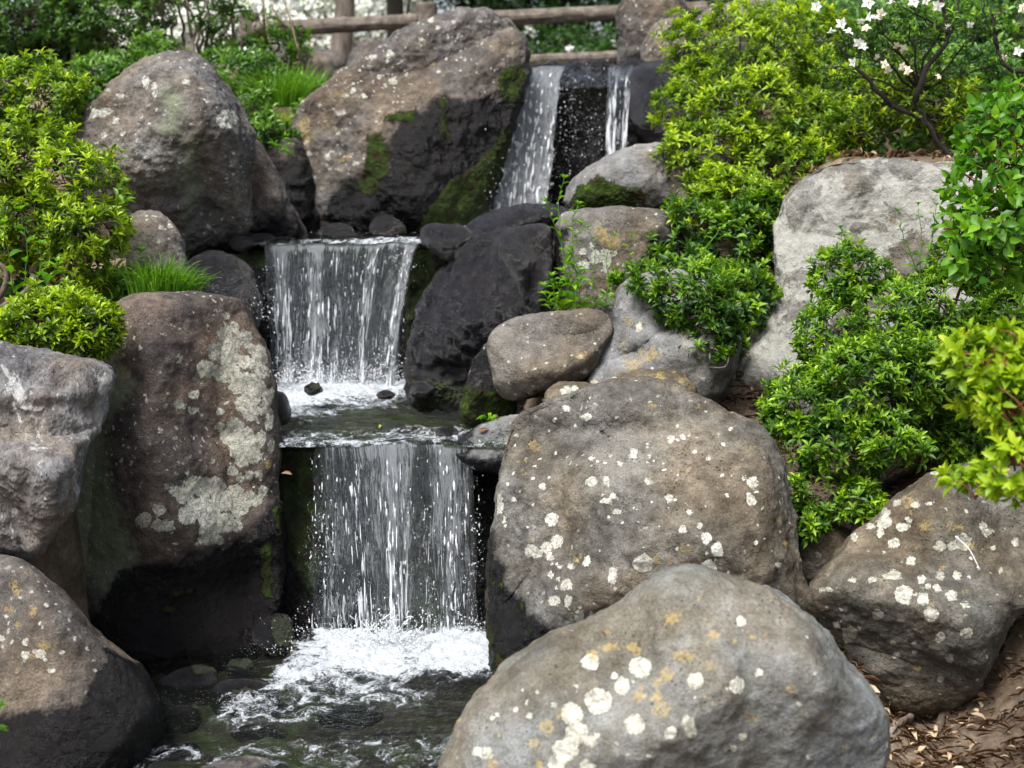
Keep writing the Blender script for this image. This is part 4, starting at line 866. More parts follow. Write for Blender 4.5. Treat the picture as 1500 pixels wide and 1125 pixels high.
def shrub(name, label, cat, lobes, root, mats, seed, L=.024, W=.0085, k=8, dens=1500, tmpl=8, twigs=110, inner=.5, gap=-.16, facing=-.35, upb=.55, lvr=(.35, 1.0), group=None, clump=4.5,
          rootr=.011, leafname='foliage', depthn=.20, stemmat=None, tipdir=None, a1=85, blossoms=(), trunk=None, name_b='branches'):
    rng = np.random.RandomState(seed); cs = [l[0] for l in lobes]; rs = [l[1] for l in lobes]
    PT, DR, LVb = [], [], []
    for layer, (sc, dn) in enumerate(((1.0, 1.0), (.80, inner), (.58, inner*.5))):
        for i, (c, r) in enumerate(zip(cs, rs)):
            r = r*sc; area = 4*math.pi*((r[0]*r[1])**1.6+(r[0]*r[2])**1.6+(r[1]*r[2])**1.6)**(1/1.6)/3**(1/1.6)
            n = int(area*dens*dn)+4; d = norm(rng.normal(size=(n, 3))); q = c+d*r; nr = norm(d/r)
            tc = norm(CAM-q); keep = (nr*tc).sum(1) > facing-.15*rng.rand(n)
            q, nr = q[keep], nr[keep]
            f1 = fbm(q*clump, 3, seed+i*0+layer); keep = f1 > gap-.25*rng.rand(len(q)); q, nr, f1 = q[keep], nr[keep], f1[keep]
            f2 = fbm(q*clump*2.2, 3, seed+9)
            q = q+(nr*r.mean())*(depthn*np.clip(f1, -.7, .8)+.08*f2+rng.normal(size=len(q))*.05)[:, None]
            out_ = rng.rand(len(q)) < .07
            q = q+(nr*.6+np.array([0, 0, .6]))*(out_*rng.uniform(.10, .32, len(q))*r.mean())[:, None]
            for jj, (c2, r2) in enumerate(zip(cs, rs)):
                if jj != i:
                    ins = (((q-c2)/(r2*sc))**2).sum(1) < .55; q, nr, f2 = q[~ins], nr[~ins], f2[~ins]
            PT.append(q); DR.append(nr*(1-upb)+np.array([0, 0, 1.0])*upb+rng.normal(size=q.shape)*.28)
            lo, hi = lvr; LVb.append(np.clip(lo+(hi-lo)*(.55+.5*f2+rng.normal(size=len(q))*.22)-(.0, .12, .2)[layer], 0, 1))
    PT, DR, LVb = np.concatenate(PT), np.concatenate(DR), np.concatenate(LVb)
    if tipdir is not None: DR = DR+np.array(tipdir)
    V, Fa, lv = rosettes(PT, DR, k, L, W, rng, LVb, tmpl=tmpl, a1=a1)
    rt = np.asarray(root, float); ob = empty(name, rt); tag(ob, label, cat, group)
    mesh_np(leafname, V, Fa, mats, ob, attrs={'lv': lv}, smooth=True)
    for (bn, bmat, frac, bl, bw, bk, blv) in blossoms:
        sl = rng.rand(len(PT)) < frac; bv, bf, blvv = rosettes(PT[sl]+norm(DR[sl])*.01, DR[sl]+(CAM-PT[sl])*.1, bk, bl, bw, rng, np.clip(rng.uniform(*blv, sl.sum()), 0, 1), a0=50, a1=75, tmpl=tmpl, old=0)
        mesh_np(bn, bv, bf, bmat, ob, attrs={'lv': blvv})
    lines = []
    if trunk is not None:
        tv, tf = tubes([(curve_pts(trunk[0], 14), np.linspace(trunk[1], trunk[1]*.7, 14))], 16); mesh_np('trunk', tv, tf, stemmat or M['bark'], ob)
    for c, r in zip(cs, rs):
        mid = rt*.5+c*.5+rng.normal(size=3)*.04; mid[2] -= .02
        lines.append((curve_pts([rt, mid, c*.75+rt*.25, c], 10, .006, rng), np.linspace(rootr, rootr*.35, 10)))
    if len(PT) and twigs:
        sel = rng.choice(len(PT), min(twigs, len(PT)), replace=False)
        for s in sel:
            q = PT[s]; i = int(np.argmin([(((q-c)/r)**2).sum() for c, r in zip(cs, rs)])); c = cs[i]
            a = c+(q-c)*rng.uniform(.0, .3)+rng.normal(size=3)*.02; a[2] -= .2*abs(q[2]-c[2])+.01
            lines.append((curve_pts([a, a*.45+q*.55+rng.normal(size=3)*.018, q-norm(DR[s])*.005], 7), np.linspace(rootr*.28, .0012, 7)))
    V, T = tubes(lines, 5); mesh_np('branches', V, T, stemmat or M['bark'], ob)
    return ob
M['bark'] = simple_material('bark', [(.04, .028, .02), (.11, .08, .06), (.20, .155, .12)], 30, .85, .6, .004)
M['redstem'] = simple_material('red_stem', [(.10, .03, .015), (.22, .08, .03)], 30, .6, .3)
M['az_lime'] = leaf_material('azalea_leaves_lime', [(.022, .050, .010), (.075, .14, .014), (.22, .34, .014), (.47, .58, .022)])
M['az_mid'] = leaf_material('azalea_leaves_green', [(.018, .048, .012), (.045, .115, .014), (.13, .26, .014), (.31, .47, .022)])
M['az_left'] = leaf_material('azalea_leaves_left', [(.022, .052, .012), (.065, .135, .016), (.19, .32, .016), (.42, .54, .022)])
M['dark_leaf'] = leaf_material('dark_leaves', [(.008, .022, .008), (.014, .040, .010), (.030, .075, .012), (.07, .13, .02)], trans=.2, rough=.35)
M['mid_leaf'] = leaf_material('mid_green_leaves', [(.026, .07, .016), (.055, .135, .024), (.115, .235, .034), (.20, .36, .055)], trans=.3, rough=.4)
M['fresh'] = leaf_material('fresh_leaves', [(.03, .10, .008), (.065, .19, .010), (.12, .29, .012), (.24, .42, .02)], trans=.42, rough=.45)
M['yellow'] = leaf_material('yellow_leaves', [(.09, .19, .008), (.20, .33, .010), (.34, .46, .016), (.48, .56, .03)], trans=.42, rough=.45)
M['grass'] = leaf_material('grass_blades', [(.03, .10, .008), (.07, .20, .010), (.16, .33, .02), (.30, .36, .12)], trans=.35, rough=.45)
M['petal'] = leaf_material('white_petals', [(.45, .36, .20), (.70, .66, .52), (.82, .82, .78), (.86, .87, .86)], trans=.3, rough=.6, spec=.2, tint=(1, 1, 1))
M['purple'] = leaf_material('purple_petals', [(.10, .01, .12), (.22, .02, .22)], trans=.3)

# azaleas on the right
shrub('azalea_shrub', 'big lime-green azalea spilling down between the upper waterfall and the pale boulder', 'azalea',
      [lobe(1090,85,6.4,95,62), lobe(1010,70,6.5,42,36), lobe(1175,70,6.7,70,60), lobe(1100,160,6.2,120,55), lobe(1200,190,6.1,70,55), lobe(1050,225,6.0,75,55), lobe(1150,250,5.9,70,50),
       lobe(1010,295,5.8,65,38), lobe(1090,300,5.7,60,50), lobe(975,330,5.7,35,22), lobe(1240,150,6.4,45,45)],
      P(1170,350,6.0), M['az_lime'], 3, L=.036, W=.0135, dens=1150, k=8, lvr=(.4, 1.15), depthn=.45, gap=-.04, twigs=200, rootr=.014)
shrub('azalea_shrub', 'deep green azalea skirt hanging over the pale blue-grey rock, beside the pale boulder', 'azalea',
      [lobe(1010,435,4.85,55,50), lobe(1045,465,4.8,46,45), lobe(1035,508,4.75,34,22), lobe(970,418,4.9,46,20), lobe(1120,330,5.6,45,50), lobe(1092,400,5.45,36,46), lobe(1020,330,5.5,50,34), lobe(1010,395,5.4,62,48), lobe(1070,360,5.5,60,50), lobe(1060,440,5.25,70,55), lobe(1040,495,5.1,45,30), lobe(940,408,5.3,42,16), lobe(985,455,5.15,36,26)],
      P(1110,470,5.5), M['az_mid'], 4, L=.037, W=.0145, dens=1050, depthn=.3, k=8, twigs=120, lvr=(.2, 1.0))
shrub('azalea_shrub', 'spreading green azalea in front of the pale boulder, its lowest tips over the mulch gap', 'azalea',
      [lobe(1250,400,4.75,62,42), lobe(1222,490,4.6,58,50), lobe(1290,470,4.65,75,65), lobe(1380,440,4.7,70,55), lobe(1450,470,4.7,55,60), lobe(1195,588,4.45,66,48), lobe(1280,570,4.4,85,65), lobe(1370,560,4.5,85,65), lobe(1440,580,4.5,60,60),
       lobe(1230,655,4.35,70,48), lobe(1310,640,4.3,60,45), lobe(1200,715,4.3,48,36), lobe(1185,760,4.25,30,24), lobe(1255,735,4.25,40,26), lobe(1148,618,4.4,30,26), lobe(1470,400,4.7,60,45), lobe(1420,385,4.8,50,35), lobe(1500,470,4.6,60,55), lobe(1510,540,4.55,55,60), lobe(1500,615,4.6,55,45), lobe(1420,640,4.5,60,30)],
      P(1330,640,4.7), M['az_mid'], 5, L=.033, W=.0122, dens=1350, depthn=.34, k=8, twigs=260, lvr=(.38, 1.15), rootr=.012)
shrub('azalea_shrub', 'sparse azalea behind the top of the pale boulder with bare brown branches', 'azalea',
      [lobe(1300,140,5.9,45,38), lobe(1370,160,5.8,60,34), lobe(1430,185,5.7,50,34), lobe(1260,190,5.9,40,26), lobe(1340,110,6.1,40,30)],
      P(1400,232,5.75), M['az_lime'], 6, L=.034, W=.013, dens=760, k=7, twigs=160, gap=-.05, rootr=.013)
# azaleas on the left
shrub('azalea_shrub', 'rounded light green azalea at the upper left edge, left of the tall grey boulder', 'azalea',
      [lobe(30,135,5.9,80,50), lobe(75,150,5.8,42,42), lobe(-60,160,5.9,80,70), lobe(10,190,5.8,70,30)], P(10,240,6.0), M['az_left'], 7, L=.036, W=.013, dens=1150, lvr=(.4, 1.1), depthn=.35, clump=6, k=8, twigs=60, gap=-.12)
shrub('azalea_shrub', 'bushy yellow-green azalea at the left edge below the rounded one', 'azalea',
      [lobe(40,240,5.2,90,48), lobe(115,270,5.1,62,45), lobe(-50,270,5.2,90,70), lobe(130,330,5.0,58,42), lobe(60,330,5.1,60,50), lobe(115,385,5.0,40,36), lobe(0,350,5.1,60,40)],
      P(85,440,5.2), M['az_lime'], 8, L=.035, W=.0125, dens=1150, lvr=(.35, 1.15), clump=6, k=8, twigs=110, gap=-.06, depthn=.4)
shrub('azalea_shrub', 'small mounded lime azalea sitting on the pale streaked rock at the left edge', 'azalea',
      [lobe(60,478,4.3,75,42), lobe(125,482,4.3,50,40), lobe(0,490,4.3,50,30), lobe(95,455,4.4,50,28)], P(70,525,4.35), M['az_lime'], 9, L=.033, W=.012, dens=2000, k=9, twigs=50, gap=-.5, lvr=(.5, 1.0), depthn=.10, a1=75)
# bright broad-leaved shrubs at the right edge
shrub('leafy_shrub', 'bright green oval-leaved shrub with red stems at the right edge above the azalea', 'shrub',
      [lobe(1470,200,4.1,62,60), lobe(1450,270,4.0,60,50), lobe(1480,340,3.9,70,50), lobe(1450,390,3.9,58,32), lobe(1550,300,4.0,80,120), lobe(1420,330,3.95,35,40), lobe(1490,150,4.2,40,30)],
      P(1600,330,4.3), M['fresh'], 10, L=.044, W=.026, dens=560, k=4, twigs=150, gap=-.12, upb=.15, stemmat=M['redstem'], inner=.7, lvr=(.3, .95))
shrub('leafy_shrub', 'out-of-focus yellow leafy branch reaching in from the right edge over the brown boulder', 'shrub',
      [lobe(1440,530,3.1,56,36), lobe(1490,590,3.05,60,50), lobe(1440,580,3.1,40,28), lobe(1500,680,3.0,60,48), lobe(1425,698,3.1,40,16), lobe(1480,510,3.1,40,28), lobe(1560,600,3.1,60,110)],
      P(1680,700,3.3), M['yellow'], 11, L=.038, W=.018, dens=720, k=6, twigs=60, gap=-.1, upb=.35, inner=.5, stemmat=M['redstem'], lvr=(.4, 1.0), a1=80)

# grass tufts
def grass(label, px, py, Y, rx, n, L, seed, lean=(0, 0), lv=(.1, .8)):
    rng = np.random.RandomState(seed); c = P(px, py, Y); s = Y/F; off = rng.normal(size=(n, 2))*rx*s*.4
    B = np.stack([c[0]+off[:, 0], c[1]+off[:, 1], np.full(n, c[2]-.02)], 1)
    out = norm(np.concatenate([off+rng.normal(size=(n, 2))*.02+np.array(lean), np.zeros((n, 1))], 1)); ln = L*(.5+.7*rng.rand(n)); droop = rng.uniform(.3, 1.1, n)
    K = 6; t = np.linspace(0, 1, K); path = B[:, None]+out[:, None]*(ln[:, None]*(t**1.6)*droop[:, None]*.8)[..., None]
    path[..., 2] += ln[:, None]*(t*1.0-.55*droop[:, None]*t**2.4)
    S = norm(np.cross(out, [0, 0, 1]))+rng.normal(size=(n, 3))*.3; S = norm(S); w = (.0028*(1-t**1.5)+.0002)[None, :, None]
    V = np.stack([path-S[:, None]*w, path+S[:, None]*w], 2).reshape(-1, 3); i = (np.arange(n)[:, None]*K*2+np.arange(K-1)[None]*2).ravel()
    Fq = np.stack([i, i+1, i+3, i+2], 1); l = np.repeat(rng.uniform(*lv, n), 2*K)
    ob = mesh_np('grass_tuft', V, Fq, M['grass'], attrs={'lv': l}, origin=c); return tag(ob, label, 'grass tuft')
grass('arching grass tuft on the bank between the two big upper boulders', 405, 150, 7.6, 55, 700, .26, 1)
grass('pale green grass tuft right behind the arching one by the giant boulder', 440, 135, 7.9, 50, 450, .20, 2)
grass('drooping grass tuft spilling over the top of the tall lichen boulder', 235, 425, 5.0, 50, 420, .17, 3, lean=(.03, -.05))
grass('thin grass beside the round speckled stone', 262, 428, 5.05, 30, 200, .13, 4, lean=(.03, -.03))
grass('dry straw tuft hanging over the bank below the arching grass', 400, 182, 7.3, 34, 240, .12, 5, lean=(0, -.08), lv=(.9, 1.0))

# herbs: stems with leaves along them
def herb(name, label, cat, stems, Y, mat, L, W, seed, nleaf=8, r=.0022, el=(40, 85), top=True, lv=(.3, .9), whorl=1):
    rng = np.random.RandomState(seed); lines = []; B, D, U, LL, WW = [], [], [], [], []
    root = None
    for st in stems:
        yy = Y+rng.normal()*.03; pts = [P(x, y, yy-.02*i) for i, (x, y) in enumerate(st)]
        if root is None: root = pts[0]
        c = curve_pts(pts, 14, .002, rng); lines.append((c, np.linspace(r, r*.4, 14)))
        for q in range(nleaf):
            for w in range(whorl):
                t = (q+rng.rand()*.6)/nleaf; i = min(12, int(t*13)); b = c[i]; ax = norm(c[i+1]-c[i]); az = q*2.4+w*2*math.pi/whorl+rng.normal()*.2; e = math.radians(rng.uniform(*el))
                d = ax*math.cos(e)+np.array([math.cos(az), math.sin(az)*.8, .15])*math.sin(e); sc = (1.15-.55*t)*rng.uniform(.7, 1.2)
                B.append(b); D.append(d); U.append([0, 0, 1.0]+rng.normal(size=3)*.2); LL.append(L*sc); WW.append(W*sc)
        if top:
            for w in range(6):
                az = w*1.05; d = norm(c[-1]-c[-2])+np.array([math.cos(az), math.sin(az), 0])*.8; B.append(c[-1]); D.append(d); U.append([0, 0, 1.0]); LL.append(L*.5); WW.append(W*.5)
    n = len(B); V, Fa, l = leaf_mesh(np.array(B), np.array(D), np.array(U), np.array(LL), np.array(WW), rng.uniform(*lv, n), 1.3)
    ob = empty(name, root); tag(ob, label, cat)
    mesh_np('leaves', V, Fa, mat, ob, attrs={'lv': l}); V, T = tubes(lines, 5); mesh_np('stems', V, T, M['stemgreen'], ob); return ob
M['stemgreen'] = simple_material('green_stem', [(.06, .14, .02), (.12, .24, .03)], 30, .6, .2)
herb('weed', 'tall bright green weed with nodding buds in front of the blocky tan rock', 'weed',
     [[(838,452),(826,380),(818,300),(826,262)],[(845,452),(835,400),(812,330),(800,296)],[(848,452),(842,390),(838,330),(846,300)],[(850,450),(846,400),(838,370),(850,330)]], 5.25, M['fresh'], .052, .017, 21, 14, el=(30, 80), lv=(.4, 1))
herb('weed', 'leafy light green weed at the top of the rounded tan stone', 'weed',
     [[(815,455),(812,430),(808,405)],[(825,455),(830,425),(826,398)],[(835,455),(842,430),(850,410)],[(808,455),(802,440),(796,420)],[(820,455),(820,435),(818,415)]], 5.2, M['fresh'], .056, .022, 22, 9, lv=(.45, 1))
herb('weed', 'thin weed with few leaves right of the tall bright weed', 'weed',
     [[(872,450),(868,410),(872,370),(862,335)],[(885,448),(893,410),(888,380),(900,345)],[(930,400),(922,372),(925,345)],[(880,450),(900,432),(915,425)],[(868,450),(880,436),(893,430)]], 5.2, M['fresh'], .038, .013, 23, 6, lv=(.4, 1))
herb('seedling', 'small bright seedling on the flat grey slab by the middle pool', 'seedling',
     [[(718,618),(716,606)],[(722,618),(728,608)],[(715,618),(708,608)]], 4.85, M['fresh'], .035, .015, 24, 3, lv=(.6, 1))
herb('seedling', 'green seedling in front of the left foot of the giant boulder', 'seedling',
     [[(405,222),(412,210),(418,200)],[(408,222),(400,208)],[(412,222),(424,210)]], 6.6, M['fresh'], .05, .02, 25, 4)
herb('weed', 'upright broad-leaved weed in front of the tall grey boulder', 'weed',
     [[(172,300),(176,265),(178,225)],[(178,300),(186,270)]], 4.95, M['mid_leaf'], .05, .02, 26, 6, lv=(.5, 1))
herb('weed', 'broad-leaved herb behind the top of the tall lichen boulder', 'weed',
     [[(180,440),(170,400),(165,360)],[(195,440),(200,405),(205,372)],[(210,438),(225,415),(240,405)],[(160,440),(150,405),(140,380)],[(185,440),(180,425),(160,415)]], 5.05, M['mid_leaf'], .065, .03, 27, 6, lv=(.4, 1))
herb('weed', 'heart-leaved weed growing through the left azalea', 'weed',
     [[(35,430),(40,370),(30,310)],[(20,430),(15,390),(5,330)],[(50,430),(58,400),(62,360)],[(60,430),(75,405),(85,385)]], 4.9, M['fresh'], .06, .032, 28, 5, lv=(.3, .8))
herb('seedling', 'green leaf shoot at the bottom left edge beside the brown boulder', 'seedling',
     [[(-8,1075),(-4,1050),(0,1036)],[(-10,1075),(-12,1045)]], 3.2, M['fresh'], .04, .022, 29, 3)
herb('weed', 'young two-leaved shoot poking out of the deep green azalea skirt', 'seedling',
     [[(1012,470),(1014,455),(1018,445)]], 4.95, M['yellow'], .05, .016, 30, 3, lv=(.3, .6))
herb('weed', 'upright leafy shoots rising from the spreading azalea in front of the pale boulder', 'weed',
     [[(1345,420),(1350,360),(1345,300)],[(1348,420),(1365,350),(1372,300)],[(1345,400),(1325,350),(1315,310)]], 4.7, M['fresh'], .035, .011, 31, 5, whorl=2, lv=(.2, .7))
herb('weed', 'single leafy shoot standing above the left part of the spreading azalea', 'weed', [[(1240,420),(1236,370),(1232,335)]], 4.7, M['fresh'], .035, .011, 33, 5, whorl=2, lv=(.2, .7))
herb('ivy', 'round-leaved creeper among the deep green azalea', 'creeper',
     [[(960,440),(985,400),(1030,370)],[(1030,370),(1060,330),(1090,320)],[(960,420),(950,400),(955,385)],[(1080,350),(1060,340),(1045,330)]], 5.2, M['mid_leaf'], .04, .034, 32, 5, lv=(.5, 1), el=(60, 90))

# ------------------------------------------------------------------ far background
def gzf(x, y):
    x = np.atleast_1d(np.asarray(x, float)); y = np.atleast_1d(np.asarray(y, float)); z = ground_z(x, y)
    return z+.035*fbm(np.stack([x*2.2, y*2.2, x*0], 1), 5, 3)
W_ = (.55, 1.0)
for i, (lab, lobes_, rt) in enumerate([
    ('white flowering hedge bush behind the left log rail', [lobe(400,40,13,100,48), lobe(330,60,13,80,40), lobe(450,75,13,80,26), lobe(380,-20,13.4,120,50)], P(390,100,13.2)),
    ('white flowering hedge bush seen between the two trunks', [lobe(545,45,12.6,55,40), lobe(490,60,12.8,50,40), lobe(530,-10,13,80,45)], P(530,100,13)),
    ('white flowering bush seen through the stems above the tall grey boulder', [lobe(270,55,12.5,90,50), lobe(215,80,12.3,60,40), lobe(250,0,13,100,50)], P(250,130,12.6))]):
    shrub('flowering_bush', lab, 'bush', lobes_, rt, M['mid_leaf'], 40+i, L=.055, W=.024, dens=130, k=5, tmpl=4, twigs=30, gap=-.5, inner=.25,
          blossoms=[('blossoms', M['petal'], .95, .075, .050, 5, W_)], lvr=(.2, .8), depthn=.1)
def tree(label, trunk, tr, lobes_, mat, seed, **kw):
    return shrub('tree', label, 'tree', lobes_, trunk[0], mat, seed, tmpl=4, leafname='crown', trunk=(trunk, tr), **kw)
M['trunkbark'] = simple_material('trunk_bark', [(.07, .055, .045), (.17, .14, .115), (.28, .24, .2)], 12, .9, .9, .02, stretch=(2.5, 2.5, .5))
M['darkbark'] = simple_material('dark_trunk_bark', [(.012, .01, .008), (.035, .028, .022)], 14, .9, .9, .02, stretch=(2.5, 2.5, .5))
tree('pale brown tree trunk rising behind the left log rail', [P(495,105,11), P(503,40,11), P(508,-60,11), P(512,-260,11)], .085, [lobe(500,-330,11,200,90), lobe(580,-390,11.5,160,80)], M['mid_leaf'], 50, L=.09, W=.05, dens=50, k=5, stemmat=M['trunkbark'], twigs=40)
tree('almost black tree trunk behind the fence post', [P(580,100,12), P(579,30,12), P(576,-60,12), P(570,-260,12)], .078, [lobe(640,-260,12.3,180,80)], M['dark_leaf'], 51, L=.09, W=.05, dens=50, k=5, stemmat=M['darkbark'], twigs=40)
for i, (lab, tk, lb) in enumerate([
    ('dark evergreen tree behind the upright brown rock, right of the others', [P(1010,140,15), P(1010,-60,15)], [lobe(1000,20,14.5,90,70), lobe(1080,10,14.3,80,60), lobe(1040,-60,15,140,60)]),
    ('dark evergreen tree filling the gap above the giant boulder', [P(700,140,15.4), P(700,-60,15.4)], [lobe(660,10,14.8,80,60), lobe(740,0,14.6,80,60), lobe(610,20,15,40,60), lobe(700,-70,15,150,60)]),
    ('dark evergreen tree behind the log rails above the upper waterfall', [P(850,150,14.6), P(850,-60,14.6)], [lobe(830,60,14,80,45), lobe(890,30,14.2,80,60), lobe(800,0,14.4,90,55), lobe(860,-70,14.5,140,60)])]):
    tree(lab, tk, .12, lb, M['dark_leaf'], 52+i, L=.085, W=.034, dens=170, k=6, twigs=60, gap=-.22, stemmat=M['darkbark'], lvr=(.1, .8), inner=.8)
shrub('flowering_bush', 'dark bush with a few pale flowers under the log rail right of the giant boulder', 'bush', [lobe(800,70,11.5,50,25), lobe(870,66,11.6,55,28), lobe(830,95,11.3,80,26)], P(840,125,11.5), M['mid_leaf'], 56, L=.045, W=.02, dens=330, k=6, tmpl=4, twigs=30, lvr=(.0, .5), gap=-.3,
      blossoms=[('blossoms', M['petal'], .02, .05, .035, 5, W_)])
# tall shrubs above the left bank
def multistem(name, label, stems, Y, lobes_, mat, seed, rad=.011, **kw):
    rng = np.random.RandomState(seed); L_ = [(curve_pts([P(x, y, Y+rng.normal()*.08) for x, y in st], 12, .006, rng), np.linspace(rad, rad*.45, 12)) for st in stems]
    ob = shrub(name, label, 'shrub', lobes_, P(stems[0][0][0], stems[0][0][1], Y), mat, seed, **kw)
    V, T = tubes(L_, 7); mesh_np('stems', V, T, M['bark'], ob); return ob
KW = dict(tmpl=4, k=6, L=.042, W=.018, dens=420, twigs=110, gap=-.2, lvr=(.15, .9))
multistem('tall_shrub', 'tall dark azalea with brown stems at the top left corner', [[(35,170),(25,110),(40,50)],[(40,170),(50,110),(45,40)],[(85,170),(100,110),(110,60)],[(5,170),(0,90),(-10,20)]], 8.3,
          [lobe(20,20,8.3,80,45), lobe(90,35,8.4,60,35), lobe(-60,60,8.3,60,60), lobe(30,75,8.7,70,26), lobe(60,-40,8.5,140,50)], M['mid_leaf'], 60, **{**KW, 'lvr': (.2, .9)})
multistem('tall_shrub', 'tall azalea with purple blooms and crossing stems, left of the tall grey boulder', [[(175,185),(180,110),(170,60)],[(200,150),(185,90),(160,50)],[(185,150),(190,100),(215,55)],[(150,180),(155,120),(140,60)],[(215,120),(220,70),(250,30)]], 8.2,
          [lobe(150,25,8.2,60,42), lobe(205,20,8.1,50,34), lobe(120,70,8.5,45,22), lobe(180,70,8.3,50,22), lobe(180,-40,8.3,130,45)], M['mid_leaf'], 61, blossoms=[('blossoms', M['purple'], .012, .04, .028, 5, (0, 1))], **{**KW, 'lvr': (.2, .9)})
multistem('tall_shrub', 'thin-stemmed shrub rising above the tall grey boulder against the white blossom', [[(288,95),(292,50),(300,0)],[(270,90),(268,40),(255,0)],[(300,100),(305,40),(300,-30)],[(250,95),(240,50),(235,0)],[(282,95),(285,40),(275,0)]], 7.9,
          [lobe(250,10,7.9,45,22), lobe(300,25,7.9,34,18), lobe(225,35,7.9,24,14), lobe(270,-30,8,90,30)], M['mid_leaf'], 62, **{**KW, 'dens': 230, 'gap': -.02})
for i, (lab, st, lbs) in enumerate([
    ('slender sapling with yellowish leaves in front of the left log rail', [[(445,130),(440,80),(428,40),(415,-10)],[(432,55),(412,30),(398,5)]], [lobe(418,42,8.2,22,9), lobe(432,68,8.2,16,8), lobe(440,48,8.2,14,7)]),
    ('slender grey sapling left of the left fence post', [[(345,90),(340,30),(335,-20)]], [lobe(340,20,8.3,26,14), lobe(352,60,8.3,18,9)]),
    ('slender grey sapling just right of the left fence post', [[(388,90),(387,30),(385,-20)]], [lobe(392,55,8.3,18,10), lobe(380,25,8.3,16,10)]),
    ('slender forked sapling beside the tall thin-stemmed shrub', [[(322,95),(326,40),(320,-20)],[(326,50),(340,20),(345,-20)]], [lobe(322,60,8.1,20,12), lobe(335,5,8.1,26,12)])]):
    multistem('sapling', lab, st, 8.2, lbs, M['fresh'], 64+i, rad=.009, **{**KW, 'dens': 240, 'twigs': 24, 'gap': -.05})
# leafy ground plants on the left bank
HK = dict(tmpl=8, k=6, dens=520, twigs=20, gap=-.35, inner=.3, upb=.6, rootr=.004)
shrub('leafy_herb', 'leafy herb patch with tiny white flowers right of the top of the tall grey boulder', 'herb', [lobe(360,110,7.8,50,34), lobe(330,100,7.9,40,30), lobe(400,80,8.4,50,25)], P(370,150,7.9), M['mid_leaf'], 70, L=.048, W=.02, blossoms=[('blossoms', M['petal'], .03, .03, .022, 5, W_)], **HK)
shrub('leafy_herb', 'pale leafy herb between the tall grey boulder and the arching grass', 'herb', [lobe(375,160,7.0,22,36), lobe(385,190,6.9,18,20)], P(378,205,6.95), M['mid_leaf'], 71, L=.05, W=.018, lvr=(.6, 1), **HK)
shrub('leafy_herb', 'leafy herb patch behind the left shoulder of the tall grey boulder', 'herb', [lobe(150,110,7.4,45,24), lobe(190,95,7.6,40,20), lobe(115,150,7.2,30,30), lobe(235,75,7.8,40,18)], P(150,150,7.4), M['mid_leaf'], 72, L=.055, W=.024, **HK)
shrub('leafy_herb', 'herb patch at the foot of the grass tufts left of the giant boulder', 'herb', [lobe(445,165,7.3,22,14), lobe(455,130,7.8,26,14), lobe(420,195,7.0,20,10)], P(440,180,7.3), M['mid_leaf'], 73, L=.042, W=.018, lvr=(.5, 1), **HK)
shrub('leafy_herb', 'broad-leaved herbs under the left azalea beside the tall lichen boulder', 'herb', [lobe(215,420,5.15,30,20), lobe(180,425,5.1,28,22), lobe(140,420,5.2,40,22), lobe(60,425,5.2,50,24)], P(180,445,5.15), M['mid_leaf'], 74, L=.05, W=.024, lvr=(.4, 1), **HK)
shrub('leafy_herb', 'herb patch filling the dark gap between the tall azaleas and the rounded light green azalea', 'herb', [lobe(120,175,7.0,30,35), lobe(125,215,6.9,20,25), lobe(60,60,8.6,90,40)], P(120,230,7.0), M['dark_leaf'], 75, L=.06, W=.026, lvr=(.4, 1), **HK)

shrub('leafy_herb', 'leafy herbs growing along the top of the pale boulder beneath the white azalea', 'herb', [lobe(1300,222,5.9,40,14), lobe(1370,222,5.9,50,18), lobe(1440,215,5.9,40,20), lobe(1400,180,6.2,60,26)], P(1370,240,5.9), M['mid_leaf'], 76, L=.042, W=.018, lvr=(.3, 1), **HK)
shrub('leafy_herb', 'dense leafy herbs behind the flowering white azalea on the upper right bank', 'herb', [lobe(1300,130,6.6,70,34), lobe(1390,110,6.7,70,40), lobe(1470,140,6.4,50,40), lobe(1240,110,6.9,50,30), lobe(1360,50,7.3,110,36), lobe(1440,180,6.1,50,26)], P(1370,190,6.6), M['mid_leaf'], 81, L=.055, W=.024, lvr=(.1, 1.1), **{**HK, 'gap': -.2, 'dens': 430})
# upper right bank: low broad-leaved growth
rngc = np.random.RandomState(77); n = 11000
xs = rngc.uniform(.95, 4.2, n); ys = rngc.uniform(5.9, 11.5, n); zs = gzf(xs, ys)
pt = np.stack([xs, ys, zs], 1); f = fbm(pt*2.2, 3, 5); keep = f > -.45; pt = pt[keep]
pt[:, 2] += rngc.uniform(.01, .22, len(pt))
V, Fa, lv = rosettes(pt, np.array([[0, -.25, 1.0]])+rngc.normal(size=pt.shape)*.25, 5, .055, .024, rngc, rngc.uniform(.1, 1, len(pt)), a0=45, a1=85)
tag(mesh_np('ground_cover', V, Fa, M['mid_leaf'], attrs={'lv': lv}), 'low broad-leaved ground cover on the upper right bank', 'ground cover', kind='stuff')
shrub('dark_shrub', 'dark green shrub at the top right corner behind the white azalea', 'shrub', [lobe(1440,40,8.2,90,60), lobe(1340,20,8.6,90,50), lobe(1500,110,7.6,60,50), lobe(1250,10,8.8,80,40)], P(1400,120,8.3), M['mid_leaf'], 78, L=.05, W=.02, dens=330, k=6, twigs=90, lvr=(0, .6), gap=-.15, tmpl=4)
shrub('dark_shrub', 'dark leafy bush beyond the big azalea, left of the white azalea', 'shrub', [lobe(1180,10,8.6,70,40), lobe(1120,-10,9,70,40)], P(1180,80,8.7), M['mid_leaf'], 79, L=.05, W=.02, dens=330, k=6, twigs=30, lvr=(.1, .7), gap=-.3, tmpl=4)

